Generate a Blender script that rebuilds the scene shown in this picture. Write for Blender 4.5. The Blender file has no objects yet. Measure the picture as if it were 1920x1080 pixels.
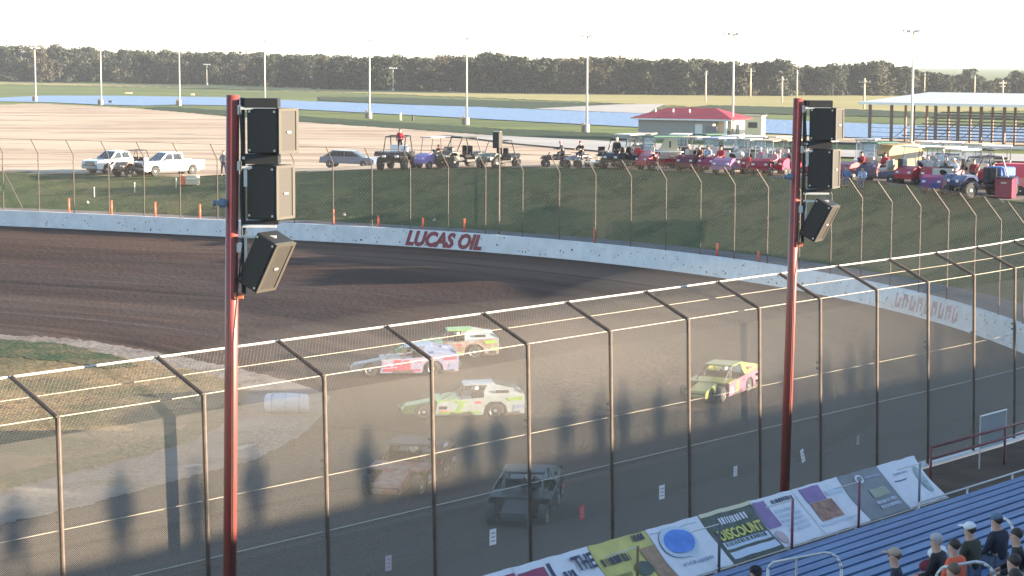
import bpy, bmesh, math, random
import numpy as np
from mathutils import Vector, Matrix
R=math.radians
rng=random.Random(7)
scene=bpy.context.scene
col=scene.collection
# ------------------------------------------------------------------ camera maths
FPX=4000.0; PITCH=math.atan((540-112)/FPX); ROLL=R(0.29); EYE=11.9
AZ=39.8                                   # bearing of the front straight, degrees right of the view
SA,CA=math.sin(R(AZ)),math.cos(R(AZ))
ROTUN=math.atan2(CA,SA)
def ray(px,py):
    x=px-960; y=540-py
    c,s=math.cos(ROLL),math.sin(ROLL)
    x,y=x*c-y*s,x*s+y*c
    cp,sp=math.cos(PITCH),math.sin(PITCH)
    return (x, FPX*cp+y*sp, -FPX*sp+y*cp)
def at(px,py,h):
    d=ray(px,py); t=(h-EYE)/d[2]; return (d[0]*t,d[1]*t,h)
def W(u,n,h=0): return (u*SA-n*CA, u*CA+n*SA, h)
def UN(x,y): return (x*SA+y*CA, -x*CA+y*SA)
def on_n(px,py,n):                         # where the line of sight meets the upright plane at distance n
    d=ray(px,py); u1,n1=UN(d[0],d[1]); t=n/n1
    return (u1*t, n, EYE+d[2]*t)
# ------------------------------------------------------------------ track path and terrain
ctrl=[(-150,28),(-110,28),(-70,28),(-40,28),(-15,28),(10,28),(30,28),(46,28),(57,28),(65,29.2),(71.5,32.0),(76.8,35.8),(81.1,39.9),(85.2,44.2),(88.7,48.7),(91.6,53),(94.3,57.8),
      (97.2,64.4),(99.6,73),(100.8,82),(100.6,92),(99,101),(97,109),(93.1,125.1),(86,141),(75,155),(60,166),(40,173),(10,176),(-40,177),(-100,177),(-150,177)]
def catmull(P,k=24):
    out=[]
    for i in range(len(P)-1):
        p0=P[max(i-1,0)];p1=P[i];p2=P[i+1];p3=P[min(i+2,len(P)-1)]
        for j in range(k):
            t=j/k
            out.append(tuple(.5*((2*p1[a])+(-p0[a]+p2[a])*t+(2*p0[a]-5*p1[a]+4*p2[a]-p3[a])*t*t+(-p0[a]+3*p1[a]-3*p2[a]+p3[a])*t**3) for a in (0,1)))
    out.append(P[-1]); return out
def resample(P,step):
    P=np.array(P); d=np.r_[0,np.cumsum(np.hypot(*(P[1:]-P[:-1]).T))]
    s=np.arange(0,d[-1],step)
    return np.c_[np.interp(s,d,P[:,0]),np.interp(s,d,P[:,1])],s
PU,_=resample(catmull(ctrl),1.0)
for _ in range(12):                        # smooth
    PU[1:-1]=.25*PU[:-2]+.5*PU[1:-1]+.25*PU[2:]
PU,PS=resample(PU,1.0)
PX=np.c_[PU[:,0]*SA-PU[:,1]*CA, PU[:,0]*CA+PU[:,1]*SA]
PT=np.gradient(PX,axis=0); PT/=np.hypot(*PT.T)[:,None]
PN=np.c_[PT[:,1],-PT[:,0]]                 # outward (right hand) normal
def s_near(u,n): return PS[np.argmin((PU[:,0]-u)**2+(PU[:,1]-n)**2)]
CREST=12.5
def _ray_d(px,d,py=330):
    q=ray(px,py); t=np.linspace(30/FPX,420/FPX,4000); X=q[0]*t;Y=q[1]*t
    ix=np.array([np.argmin((PX[:,0]-a)**2+(PX[:,1]-b)**2) for a,b in zip(X,Y)]); dd=(X-PX[ix,0])*PN[ix,0]+(Y-PX[ix,1])*PN[ix,1]
    k0=int(np.argmax(dd<-2)); k=k0+int(np.argmax(dd[k0:]>d)); return X[k],Y[k],PS[ix[k]]
hc_k=[(s_near(46,28),1.0),(s_near(58,28.6),1.4),(s_near(68,31.6),2.8),(s_near(81,40),3.9),(s_near(88.7,48.7),4.3)]
for px_,py_ in [(1800,366),(1700,350),(1560,338),(1400,331),(1180,320),(1000,315),(700,320),(560,324),(350,333),(175,330),(0,324)]:
    X_,Y_,s_=_ray_d(px_,CREST,py_); q=ray(px_,py_); hc_k.append((float(s_),EYE+q[2]*Y_/q[1]))
hc_k+=[(s_near(60,166),2.6),(PS[-1],2.0)]
hc_k.sort(); print('crest',[(round(a),round(b,2)) for a,b in hc_k])
HC=np.interp(PS,[k[0] for k in hc_k],[k[1] for k in hc_k])
def sm(t): t=np.clip(t,0,1); return t*t*(3-2*t)
FAR=1.5
def prof(d,hc):
    d=np.asarray(d,float)
    inn=-np.minimum(-d,24)*.085
    up=1.0+(hc-1.0)*np.clip((d-3.2)/(CREST-3.2),0,1)**.92
    out=up*(1-sm((d-24)/52))+FAR*sm((d-24)/52)
    return np.where(d<0,inn,out)
def nearest(X,Y):
    X=np.atleast_1d(np.asarray(X,float));Y=np.atleast_1d(np.asarray(Y,float))
    idx=np.empty(len(X),int)
    for a in range(0,len(X),4000):
        D=(X[a:a+4000,None]-PX[None,:,0])**2+(Y[a:a+4000,None]-PX[None,:,1])**2
        idx[a:a+4000]=D.argmin(1)
    d=(X-PX[idx,0])*PN[idx,0]+(Y-PX[idx,1])*PN[idx,1]
    return idx,d
def Hf(X,Y):
    idx,d=nearest(X,Y); return prof(d,HC[idx])
def H1(x,y): return float(Hf([x],[y])[0])
def ground(px,py):                         # line of sight against the terrain
    d=ray(px,py); t=np.linspace(60/FPX,2500/FPX,6000)
    X=d[0]*t;Y=d[1]*t;Z=EYE+d[2]*t
    h=Hf(X,Y); k=np.argmax(Z<h) if (Z<h).any() else len(t)-1
    return (float(X[k]),float(Y[k]),float(h[k]))
def behind_wall(px,d,py=320):
    if d>18: d-=7.3
    elif d>5: d*=.72
    r=ray(px,py); t=np.linspace(30/FPX,420/FPX,4000)
    X=r[0]*t;Y=r[1]*t; idx,dd=nearest(X,Y)
    k0=int(np.argmax(dd<-2)); k=k0+int(np.argmax(dd[k0:]>d))
    return (float(X[k]),float(Y[k]),float(prof(dd[k],HC[idx[k]])))
def path_at(s,d=0):
    i=np.clip(s,0,PS[-1]-1)
    x=np.interp(i,PS,PX[:,0])+d*np.interp(i,PS,PN[:,0]); y=np.interp(i,PS,PX[:,1])+d*np.interp(i,PS,PN[:,1])
    return float(x),float(y)
def nrm_at(s):
    x=np.interp(s,PS,PN[:,0]); y=np.interp(s,PS,PN[:,1]); l=math.hypot(x,y); return float(x/l),float(y/l)
# ------------------------------------------------------------------ materials
MATS={}
def mat(name,c,rough=.75,metal=0,var=.0,scale=4,c2=None,bump=0,bscale=30,stretch=None,emit=None,alpha=None,coat=0,detail=6,tex='Object'):
    if name in MATS: return MATS[name]
    m=bpy.data.materials.new(name); m.use_nodes=True; nt=m.node_tree; N=nt.nodes; L=nt.links
    b=N['Principled BSDF']; b.inputs['Base Color'].default_value=(*c,1); b.inputs['Roughness'].default_value=rough; b.inputs['Metallic'].default_value=metal
    if coat: b.inputs['Coat Weight'].default_value=coat
    if alpha is not None: b.inputs['Alpha'].default_value=alpha
    tc=N.new('ShaderNodeTexCoord'); mp=N.new('ShaderNodeMapping'); L.new(tc.outputs[tex],mp.inputs[0])
    if stretch: mp.inputs['Scale'].default_value=stretch
    if var>0 or c2:
        no=N.new('ShaderNodeTexNoise'); no.inputs['Scale'].default_value=scale; no.inputs['Detail'].default_value=detail; no.inputs['Roughness'].default_value=.6
        L.new(mp.outputs[0],no.inputs['Vector'])
        r=N.new('ShaderNodeValToRGB'); L.new(no.outputs['Fac'],r.inputs[0])
        r.color_ramp.elements[0].position=.34; r.color_ramp.elements[1].position=.66
        if c2: a,d=c,c2
        else: a=tuple(x*(1-var) for x in c); d=tuple(min(1,x*(1+var)) for x in c)
        r.color_ramp.elements[0].color=(*a,1); r.color_ramp.elements[1].color=(*d,1)
        L.new(r.outputs[0],b.inputs['Base Color'])
    if bump:
        n2=N.new('ShaderNodeTexNoise'); n2.inputs['Scale'].default_value=bscale; n2.inputs['Detail'].default_value=5; L.new(mp.outputs[0],n2.inputs['Vector'])
        bp=N.new('ShaderNodeBump'); bp.inputs['Strength'].default_value=bump; bp.inputs['Distance'].default_value=.05
        L.new(n2.outputs['Fac'],bp.inputs['Height']); L.new(bp.outputs[0],b.inputs['Normal'])
    MATS[name]=m; return m
def multi(name,layers,base,rough=.9,bump=.4,bscale=8,coord='Object'):
    """layers: (colour, scale, stretch, low, high, strength) mixed over the base by noise"""
    m=bpy.data.materials.new(name); m.use_nodes=True; nt=m.node_tree; N=nt.nodes; L=nt.links
    b=N['Principled BSDF']; b.inputs['Roughness'].default_value=rough; b.inputs['Specular IOR Level'].default_value=.15
    tc=N.new('ShaderNodeTexCoord'); cur=None
    for (c,sc,st,lo,hi,k) in layers:
        mp=N.new('ShaderNodeMapping'); mp.inputs['Scale'].default_value=st; mp.inputs['Location'].default_value=(sc*7.3,sc*3.1+lo*9,0); L.new(tc.outputs[coord],mp.inputs[0])
        no=N.new('ShaderNodeTexNoise'); no.inputs['Scale'].default_value=sc; no.inputs['Detail'].default_value=7; no.inputs['Roughness'].default_value=.62; L.new(mp.outputs[0],no.inputs['Vector'])
        mr=N.new('ShaderNodeMapRange'); mr.inputs[1].default_value=lo; mr.inputs[2].default_value=hi; mr.inputs[4].default_value=k; L.new(no.outputs['Fac'],mr.inputs[0])
        mx=N.new('ShaderNodeMix'); mx.data_type='RGBA'; L.new(mr.outputs[0],mx.inputs[0])
        if cur is None: mx.inputs[6].default_value=(*base,1)
        else: L.new(cur,mx.inputs[6])
        mx.inputs[7].default_value=(*c,1); cur=mx.outputs[2]
    L.new(cur,b.inputs['Base Color'])
    if bump:
        n2=N.new('ShaderNodeTexNoise'); n2.inputs['Scale'].default_value=bscale; n2.inputs['Detail'].default_value=6; L.new(tc.outputs['Object'],n2.inputs['Vector'])
        bp=N.new('ShaderNodeBump'); bp.inputs['Strength'].default_value=bump; bp.inputs['Distance'].default_value=.08
        L.new(n2.outputs['Fac'],bp.inputs['Height']); L.new(bp.outputs[0],b.inputs['Normal'])
    MATS[name]=m; return m
M={}
M['track']=multi('track_clay',[((.024,.014,.011),.7,(.07,1.0,1),.44,.58,.9),((.135,.085,.060),1.3,(.04,1.2,1),.50,.64,.85),((.072,.060,.055),.30,(.25,1,1),.47,.58,.8),((.022,.014,.011),2.6,(.035,1.6,1),.56,.66,.75),((.16,.12,.095),4.5,(.02,1.5,1),.60,.70,.5)],(.064,.037,.027),coord='UV',bump=.5,bscale=3)
M['floor']=multi('infield_clay',[((.13,.10,.08),.12,(1,1,1),.4,.6,.6)],(.09,.065,.05))
M['apron']=multi('apron_dust',[((.27,.24,.21),.25,(1,1,1),.42,.6,.7),((.13,.105,.085),.5,(1,1,1),.50,.64,.8)],(.20,.172,.148),bump=.8,bscale=3)
M['infield']=multi('dry_infield',[((.27,.185,.095),.10,(1,1,1),.42,.6,.9),((.10,.10,.05),.22,(1,1,1),.48,.60,.8),((.11,.07,.05),.9,(1,1,1),.55,.66,.7)],(.20,.155,.08),bump=.8,bscale=3)
M['green']=multi('infield_grass',[((.13,.11,.06),.3,(1,1,1),.45,.58,.8)],(.045,.072,.034),bump=.8,bscale=3)
M['bank']=multi('bank_grass',[((.135,.128,.055),.10,(1,1,1),.42,.60,.85),((.045,.070,.030),.35,(1,1,1),.48,.60,.75),((.15,.115,.07),.9,(1,1,1),.56,.68,.6)],(.070,.098,.040),bump=.8,bscale=2.5)
M['gravel']=multi('ledge_gravel',[((.13,.12,.115),.6,(1,1,1),.45,.6,.7)],(.19,.175,.16))
M['lot']=multi('lot_dirt',[((.42,.32,.23),.012,(1,1,1),.42,.58,.8),((.31,.22,.155),.03,(1,4.5,1),.50,.58,.85),((.54,.43,.32),.2,(1,1,1),.5,.7,.5)],(.52,.42,.31),bump=.2,bscale=.5)
M['land']=multi('field_grass',[((.17,.20,.055),.012,(1,2,1),.42,.58,.9),((.07,.10,.035),.03,(1,4,1),.5,.60,.8)],(.12,.145,.05),bump=.0)
M['yellowfield']=multi('dry_field',[((.40,.33,.15),.02,(1,3,1),.42,.6,.7)],(.30,.27,.105),bump=0)
M['darkgrass']=multi('verge_grass',[((.05,.07,.028),.05,(1,2,1),.42,.6,.7)],(.028,.048,.02),bump=0)
M['pale']=multi('gravel_road',[((.34,.32,.29),.05,(1,2,1),.42,.6,.7)],(.42,.40,.37),bump=0)
M['walk']=multi('walkway_dirt',[((.12,.09,.065),.8,(1,1,1),.42,.6,.7)],(.075,.058,.043))
M['white']=mat('white_paint',(.74,.74,.74),.6,var=.06,scale=2)
M['wall']=mat('wall_white',(.72,.73,.74),.7,c2=(.60,.61,.62),scale=1.2)
M['wall_dirt']=mat('clay_splash',(.10,.075,.06),.95)
M['red_paint']=mat('red_letter',(.22,.022,.038),.6,var=.2,scale=6)
M['wire']=mat('galvanised_wire',(.42,.375,.30),.6)
M['steel']=mat('weathered_post',(.085,.064,.05),.6,var=.25,scale=6)
M['galv']=mat('galvanised_pipe',(.55,.53,.48),.45,metal=.3,var=.1)
M['redpole']=mat('red_pole_paint',(.26,.045,.038),.5,c2=(.17,.05,.04),scale=2.2,coat=.2)
M['black']=mat('black_cabinet',(.010,.011,.013),.6,var=.2,scale=12)
M['grille']=mat('speaker_grille',(.040,.036,.030),.6,var=.1,scale=40)
M['rail']=mat('rail_alloy',(.62,.62,.60),.4,metal=.3,var=.06)
M['orange']=mat('orange_plastic',(.85,.12,.05),.5,var=.08)
M['bluep']=mat('blue_plank',(.020,.082,.23),.55,c2=(.068,.17,.35),scale=1.2,stretch=(.3,3,1),coat=.1)
M['bluep2']=mat('gap_shade_blue_plank',(.008,.022,.06),.7,var=.4,scale=3)  # foot planks and risers coloured dark to stand for shade between rows
M['concrete']=mat('concrete',(.36,.34,.31),.85,var=.15,scale=3)
M['tyre']=mat('tyre_rubber',(.03,.03,.03),.85,var=.2,scale=8)
M['rim']=mat('wheel_rim',(.6,.6,.6),.35,metal=.7)
M['glass']=mat('tinted_glass',(.03,.04,.05),.08,coat=.4)
M['trunk']=mat('bark',(.045,.037,.03),.9,var=.2,scale=5)
M['leaf_a']=mat('leaf_olive',(.040,.050,.022),.8,scale=.15,c2=(.075,.070,.034))
M['leaf_b']=mat('leaf_dark',(.018,.028,.015),.8,c2=(.036,.042,.020),scale=.15)
M['leaf_c']=mat('leaf_autumn',(.062,.048,.024),.8,c2=(.038,.042,.019),scale=.15)
M['skin']=mat('skin',(.50,.30,.22),.6,var=.06)
M['hair_d']=mat('dark_hair',(.035,.025,.02),.6)
M['hair_g']=mat('grey_hair',(.42,.40,.38),.7)
M['hair_b']=mat('brown_hair',(.14,.09,.06),.7)
def P_(name,c,rough=.45,**k): return mat(name,c,rough,**k)
red=P_('red_body',(.33,.015,.035),.35,coat=.5,var=.1,scale=2); purple=P_('purple_body',(.28,.20,.55),.35,coat=.4)
whitep=P_('vehicle_white',(.66,.66,.66),.35,coat=.5,var=.03); darkblue=P_('dark_blue_body',(.02,.035,.12),.35,coat=.4)
blackp=P_('black_body',(.011,.011,.013),.4,coat=.3); cream=P_('cream_panel',(.56,.48,.32),.5); tan=P_('tan_canvas',(.52,.35,.18),.8,var=.1)
navy=P_('navy_cloth',(.02,.025,.045),.9,var=.2); redc=P_('red_cloth',(.50,.03,.05),.85,var=.1); orc=P_('orange_cloth',(.75,.12,.05),.85)
greyc=P_('grey_cloth',(.18,.18,.19),.9,var=.1); maroon=P_('maroon_cloth',(.16,.02,.035),.9); bluec=P_('blue_cloth',(.10,.17,.32),.9); blackc=P_('black_cloth',(.018,.018,.022),.9); jeans=P_('jeans',(.07,.10,.17),.9); whitec=P_('white_cloth',(.75,.75,.76),.9); pinkc=P_('pink_cloth',(.6,.25,.3),.9)
# ------------------------------------------------------------------ mesh builder
class MB:
    def __init__(s): s.v=[];s.f=[];s.uv=None
    def add(s,V,F):
        o=len(s.v); s.v+= [tuple(v) for v in V]; s.f+=[tuple(i+o for i in f) for f in F]; return s
    def box(s,c,d,rz=0,M4=None,bev=0):
        x,y,z=d[0]/2,d[1]/2,d[2]/2
        if bev:
            b=min(bev,x*.9,y*.9,z*.9); V=[]
            for sz in(-1,1):
                for sx,sy in((-1,-1),(1,-1),(1,1),(-1,1)):
                    V+=[(sx*(x-b),sy*(y-b),sz*z)]
            for sz in(-1,1):
                for sx,sy in((-1,-1),(1,-1),(1,1),(-1,1)):
                    V+=[(sx*x,sy*(y-b),sz*(z-b))]
            for sz in(-1,1):
                for sx,sy in((-1,-1),(1,-1),(1,1),(-1,1)):
                    V+=[(sx*(x-b),sy*y,sz*(z-b))]
            bm=bmesh.new()
            for v in V: bm.verts.new(v)
            r=bmesh.ops.convex_hull(bm,input=bm.verts)
            bm.verts.index_update(); V=[v.co.copy() for v in bm.verts]; F=[[v.index for v in f.verts] for f in bm.faces]; bm.free()
        else:
            V=[(-x,-y,-z),(x,-y,-z),(x,y,-z),(-x,y,-z),(-x,-y,z),(x,-y,z),(x,y,z),(-x,y,z)]
            F=[(0,3,2,1),(4,5,6,7),(0,1,5,4),(1,2,6,5),(2,3,7,6),(3,0,4,7)]
        T=Matrix.Translation(c)@(M4 if M4 is not None else Matrix.Rotation(rz,4,'Z'))
        return s.add([T@Vector(v) for v in V],F)
    def tube(s,p0,p1,r0,r1=None,seg=8,caps=True):
        r1=r0 if r1 is None else r1; p0=Vector(p0);p1=Vector(p1); d=(p1-p0)
        if d.length<1e-6: return s
        d.normalize(); a=d.cross(Vector((0,0,1))) if abs(d.z)<.95 else d.cross(Vector((1,0,0))); a.normalize(); b=d.cross(a)
        V=[];F=[]
        for (p,r) in((p0,r0),(p1,r1)):
            for i in range(seg):
                t=2*math.pi*i/seg; V.append(p+a*(r*math.cos(t))+b*(r*math.sin(t)))
        for i in range(seg): j=(i+1)%seg; F.append((i,i+seg,j+seg,j))
        if caps: F+=[tuple(range(seg)),tuple(range(2*seg-1,seg-1,-1))]
        return s.add(V,F)
    def poly(s,pts,r,seg=8):
        for a,b in zip(pts[:-1],pts[1:]): s.tube(a,b,r,seg=seg)
        return s
    def prism(s,prof2,y0,y1,axis='y'):
        """polygon in x,z swept from y0 to y1; y1 may be a list for per-vertex depth"""
        n=len(prof2); V=[]
        for (a,b) in prof2: V.append((a,y0,b))
        for (a,b) in prof2: V.append((a,y1,b))
        F=[tuple(range(n)),tuple(range(2*n-1,n-1,-1))]
        for i in range(n): j=(i+1)%n; F.append((i,i+n,j+n,j))
        if axis=='x': V=[(y,x,z) for x,y,z in V]
        return s.add(V,F)
    def lathe(s,pr,c=(0,0,0),seg=14,M4=None):
        V=[];F=[]
        for (r,z) in pr:
            for i in range(seg):
                t=2*math.pi*i/seg; V.append((r*math.cos(t),r*math.sin(t),z))
        for k in range(len(pr)-1):
            for i in range(seg):
                j=(i+1)%seg; F.append((k*seg+i,k*seg+j,(k+1)*seg+j,(k+1)*seg+i))
        F+=[tuple(range(seg-1,-1,-1)),tuple(range((len(pr)-1)*seg,len(pr)*seg))]
        T=Matrix.Translation(c)@(M4 if M4 is not None else Matrix())
        return s.add([T@Vector(v) for v in V],F)
    def ball(s,c,r,seg=10,rings=6,sx=1,sy=1,sz=1,M4=None):
        pr=[(max(.001,r*math.sin(math.pi*k/rings)),-r*math.cos(math.pi*k/rings)) for k in range(rings+1)]
        T=Matrix.Translation(c)@(M4 if M4 is not None else Matrix())@Matrix.Diagonal((sx,sy,sz,1))
        m=MB().lathe(pr,seg=seg); return s.add([T@Vector(v) for v in m.v],m.f)
    def build(s,name,m=None,parent=None,smooth=False,loc=None,rz=None):
        me=bpy.data.meshes.new(name); me.from_pydata(s.v,[],s.f); me.update()
        bm=bmesh.new(); bm.from_mesh(me); bmesh.ops.recalc_face_normals(bm,faces=bm.faces); bm.to_mesh(me); bm.free()
        return link(name,me,m,parent,smooth,loc,rz)
def link(name,me,m=None,parent=None,smooth=False,loc=None,rz=None):
    o=bpy.data.objects.new(name,me); col.objects.link(o)
    if m: me.materials.append(M[m] if isinstance(m,str) else m)
    if smooth:
        me.polygons.foreach_set('use_smooth',[True]*len(me.polygons))
    if parent: o.parent=parent
    if loc is not None: o.location=loc
    if rz is not None: o.rotation_euler[2]=rz
    return o
def tag(o,label=None,cat=None,group=None,kind=None):
    if label: o['label']=label
    if cat: o['category']=cat
    if group: o['group']=group
    if kind: o['kind']=kind
    return o
def empty(name,loc=(0,0,0),rz=0,label=None,cat=None,group=None):
    o=bpy.data.objects.new(name,None); col.objects.link(o); o.empty_display_size=.3
    o.location=loc; o.rotation_euler[2]=rz; return tag(o,label,cat,group)
def kids(o): return [c for c in bpy.data.objects if c.parent==o]
def copy_tree(o,parent=None):
    c=o.copy(); col.objects.link(c); c.parent=parent
    for ch in kids(o): copy_tree(ch,c)
    return c
def place(o,loc,rz=0,label=None,cat=None,group=None,rx=0):
    o.location=loc; o.rotation_euler=(rx,0,rz); return tag(o,label,cat,group)
used=set()
def take(root):
    """the first use moves the original itself, later uses are copies"""
    if root.name in used: return copy_tree(root)
    used.add(root.name); return root
def struct(name,me_or_mb,m):
    o=me_or_mb.build(name,m); o['kind']='structure'; return o
# ------------------------------------------------------------------ terrain meshes
def loft(offs,i0=0,i1=None,step=2,hfun=None,uv=False):
    idx=list(range(i0,(i1 or len(PS)),step)); V=[];F=[];UVs=[]
    for i in idx:
        for d in offs:
            h=float(prof(d,HC[i])) if hfun is None else hfun(d,i)
            V.append((PX[i,0]+PN[i,0]*d,PX[i,1]+PN[i,1]*d,h)); UVs.append((PS[i]*.1,d*.1))
    n=len(offs)
    for a in range(len(idx)-1):
        for b in range(n-1): F.append((a*n+b,a*n+b+1,(a+1)*n+b+1,(a+1)*n+b))
    m=MB(); m.add(V,F); m.UV=UVs; return m
def with_uv(o,UVs):
    me=o.data; l=me.uv_layers.new(name='UVMap')
    for lp in me.loops: l.data[lp.index].uv=UVs[lp.vertex_index]
tr=loft([-.25]+[-1.5*k for k in range(1,17)]+[-30,-36]); o=struct('dirt_track',tr,'track'); with_uv(o,tr.UV)
for p in o.data.polygons: p.use_smooth=True
fl=MB(); ring=[(PX[i,0]-PN[i,0]*30,PX[i,1]-PN[i,1]*30,-2.12) for i in range(0,len(PS),4)]; fl.add(ring,[tuple(range(len(ring)))]); struct('infield_floor',fl,'floor')
struct('gravel_ledge',loft([.3,1.5,3.2]),'gravel')
struct('grass_bank',loft([3.2,3.6,5,6.5,8,9.5,11,12,12.5,13.6]),'bank')
outer=loft([13.6,15,18,21,24,26,28,30,34,38,42,46,50,55,60,65,70,75,80,100,140,200,300,450,700,1100,1800,3500],step=3)
struct('ground',outer,'land')
def inside(x,y,poly):
    c=False; n=len(poly); j=n-1
    for i in range(n):
        xi,yi=poly[i][:2]; xj,yj=poly[j][:2]
        if (yi>y)!=(yj>y) and x<(xj-xi)*(y-yi)/(yj-yi)+xi: c=not c
        j=i
    return c
def flat_patch(name,pix,h,m,eps=.02,rag=0):
    rr=random.Random(len(pix)*7+int(pix[1][1])); P=[]
    for (a,b) in zip(pix,pix[1:]+pix[:1]):
        n=max(1,int(math.dist(a,b)/7)) if rag else 1
        for k in range(n):
            t=k/n; P.append((a[0]+(b[0]-a[0])*t+(rr.gauss(0,rag*2) if rag else 0),a[1]+(b[1]-a[1])*t+(rr.gauss(0,rag) if rag else 0)))
    pts=[at(px,py,h) for px,py in P]
    mb=MB(); mb.add([(p[0],p[1],h+eps) for p in pts],[tuple(range(len(pts)))]); return struct(name,mb,m)
def draped(name,poly,m,cell=3.0,eps=.05):
    xs=[p[0] for p in poly]; ys=[p[1] for p in poly]
    gx=np.arange(min(xs),max(xs)+cell,cell); gy=np.arange(min(ys),max(ys)+cell,cell)
    X,Y=np.meshgrid(gx,gy); h=Hf(X.ravel(),Y.ravel()).reshape(X.shape); V=[];F=[];vi={}
    def gv(i,j):
        if (i,j) not in vi: vi[(i,j)]=len(V); V.append((X[i,j],Y[i,j],h[i,j]+eps))
        return vi[(i,j)]
    for i in range(len(gy)-1):
        for j in range(len(gx)-1):
            if inside(gx[j]+cell/2,gy[i]+cell/2,poly): F.append((gv(i,j),gv(i,j+1),gv(i+1,j+1),gv(i+1,j)))
    mb=MB(); mb.add(V,F); return struct(name,mb,m)
FL=-2.04
flat_patch('infield_apron',[(-260,622),(0,628),(150,637),(300,662),(440,690),(560,720),(622,745),(606,778),(560,822),(480,862),(330,902),(160,950),(0,985),(-260,1040)],FL,'apron',.03,1.0)
flat_patch('infield',[(-260,636),(0,640),(120,648),(230,672),(330,690),(430,712),(470,735),(440,785),(340,835),(200,868),(100,892),(0,915),(-260,960)],FL,'infield',.05,1.1)
flat_patch('infield_grass',[(-260,634),(0,638),(110,646),(210,668),(262,690),(205,694),(100,678),(0,670),(-260,668)],FL,'green',.07,1.3)
flat_patch('infield_grass_edge',[(440,740),(455,765),(440,788),(340,836),(200,872),(100,897),(0,922),(-260,968),(-260,930),(0,893),(120,868),(240,842),(330,812),(400,775)],FL,'green',.07,1.3)
# lot of packed dirt on top of the bank
near=[path_at(s,13.7) for s in np.arange(s_near(99,101)-28,PS[-1]-60,4)]
lotfar=[at(px,py,FAR) for px,py in [(-500,196),(-200,196),(0,197),(70,194),(190,200),(270,205),(430,218),(560,228),(767,242),(960,257),(1210,270),(1330,278)]]
poly=[(p[0],p[1]) for p in lotfar]+[path_at(s_near(97.3,64.4),30)]+near
draped('dirt_lot',poly,'lot',2.5)
draped('gravel_path',[path_at(s,12.6) for s in np.arange(s_near(81,40)-20,s_near(99,101)-24,3)]+[path_at(s,45) for s in np.arange(s_near(99,101)-24,s_near(81,40)-20,-3)],'gravel',1.5,.06)
flat_patch('far_field',[(-700,150),(0,153),(480,161),(960,167),(1440,178),(1920,182),(2300,185),(2300,205),(1920,208),(1560,214),(1200,196),(960,186),(700,176),(400,166),(0,158),(-700,156)],FAR,'yellowfield',.10,.5)
flat_patch('far_bank_shade',[(600,182),(760,184),(960,190),(1180,196),(1240,206),(1150,212),(960,204),(760,196),(600,189)],FAR,'darkgrass',.14,.35)  # dark green carries the shade on the far lake bank
flat_patch('far_track',[(1240,208),(1330,198),(1560,204),(1700,210),(1920,216),(2200,220),(2200,226),(1920,224),(1560,218)],FAR,'darkgrass',.14,.35)
flat_patch('gravel_bar',[(1000,205),(1160,197),(1250,196),(1230,204),(1215,214),(1100,210)],FAR,'pale',.17)
flat_patch('near_verge',[(270,204),(300,200),(430,208),(560,218),(755,231),(960,243),(1100,249),(1215,255),(1215,271),(960,257),(767,243),(560,229),(430,219)],FAR,'darkgrass',.10,.35)
flat_patch('gravel_road',[(940,257),(1210,271),(1460,281),(1920,292),(2200,296),(2200,312),(1920,306),(1460,294),(1150,288),(960,271),(830,254)],FAR,'pale',.20)
flat_patch('service_road',[(1440,256),(1600,262),(1920,270),(2200,274),(2200,283),(1920,280),(1600,271),(1440,267)],FAR,'lot',.20)
# lake
wm=bpy.data.materials.new('lake_water'); wm.use_nodes=True; nt=wm.node_tree; b=nt.nodes['Principled BSDF']; b.inputs['Base Color'].default_value=(.17,.25,.40,1); b.inputs['Roughness'].default_value=.35; b.inputs['IOR'].default_value=1.25
tc=nt.nodes.new('ShaderNodeTexCoord'); no=nt.nodes.new('ShaderNodeTexNoise'); no.inputs['Scale'].default_value=1.2; no.inputs['Detail'].default_value=4; nt.links.new(tc.outputs['Object'],no.inputs['Vector'])
bp=nt.nodes.new('ShaderNodeBump'); bp.inputs['Strength'].default_value=1; bp.inputs['Distance'].default_value=.35; nt.links.new(no.outputs['Fac'],bp.inputs['Height']); nt.links.new(bp.outputs[0],b.inputs['Normal'])
M['water']=wm
flat_patch('lake_water',[(-300,186),(0,184),(80,180),(200,180),(430,183),(567,190),(755,197),(960,203),(1197,213),(1330,220),(1582,231),(1700,236),(1920,241),(2200,245),(2200,275),(1920,267),(1600,259),(1440,251),(1205,240),(960,227),(755,216),(567,206),(450,199),(330,197),(270,199),(190,197),(100,193),(0,191),(-300,193)],FAR,'water',.12)
# ------------------------------------------------------------------ concrete wall with lettering
WH=1.08
def wall_mesh(i0,i1):
    m=loft([-.25,-.13,.17,.30],i0,i1,1,hfun=lambda d,i:{-.25:-.05,-.13:WH,.17:WH,.30:.6}[d]); return m
iw=int(s_near(62,29.5))
wroot=empty('concrete_wall',(0,0,0),0,'long white painted concrete wall curving round the outside of the turn','wall')
wall_mesh(iw,len(PS)-2).build('wall_face','wall',wroot)
sp=MB()
for k in range(420):
    s=rng.uniform(s_near(70,33),s_near(86,141)); t=rng.random()**1.6; x,y=path_at(s,0); nx,ny=nrm_at(s)
    r=rng.uniform(.02,.07)*(1.5 if rng.random()<.1 else 1); z=.12+t*.85; off=-(.25-.12*(z/WH))-.006
    c=Vector((x+nx*off,y+ny*off,z)); tx,ty=-ny,nx; k2=rng.randint(5,7); a0=rng.random()*6
    sp.add([(c.x+tx*r*math.cos(a0+6.283*q/k2)*rng.uniform(.6,1.1),c.y+ty*r*math.cos(a0+6.283*q/k2),c.z+r*.8*math.sin(a0+6.283*q/k2)*rng.uniform(.6,1.2)) for q in range(k2)],[tuple(range(k2))])
sp.build('clay_splatter','wall_dirt',wroot)
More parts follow.
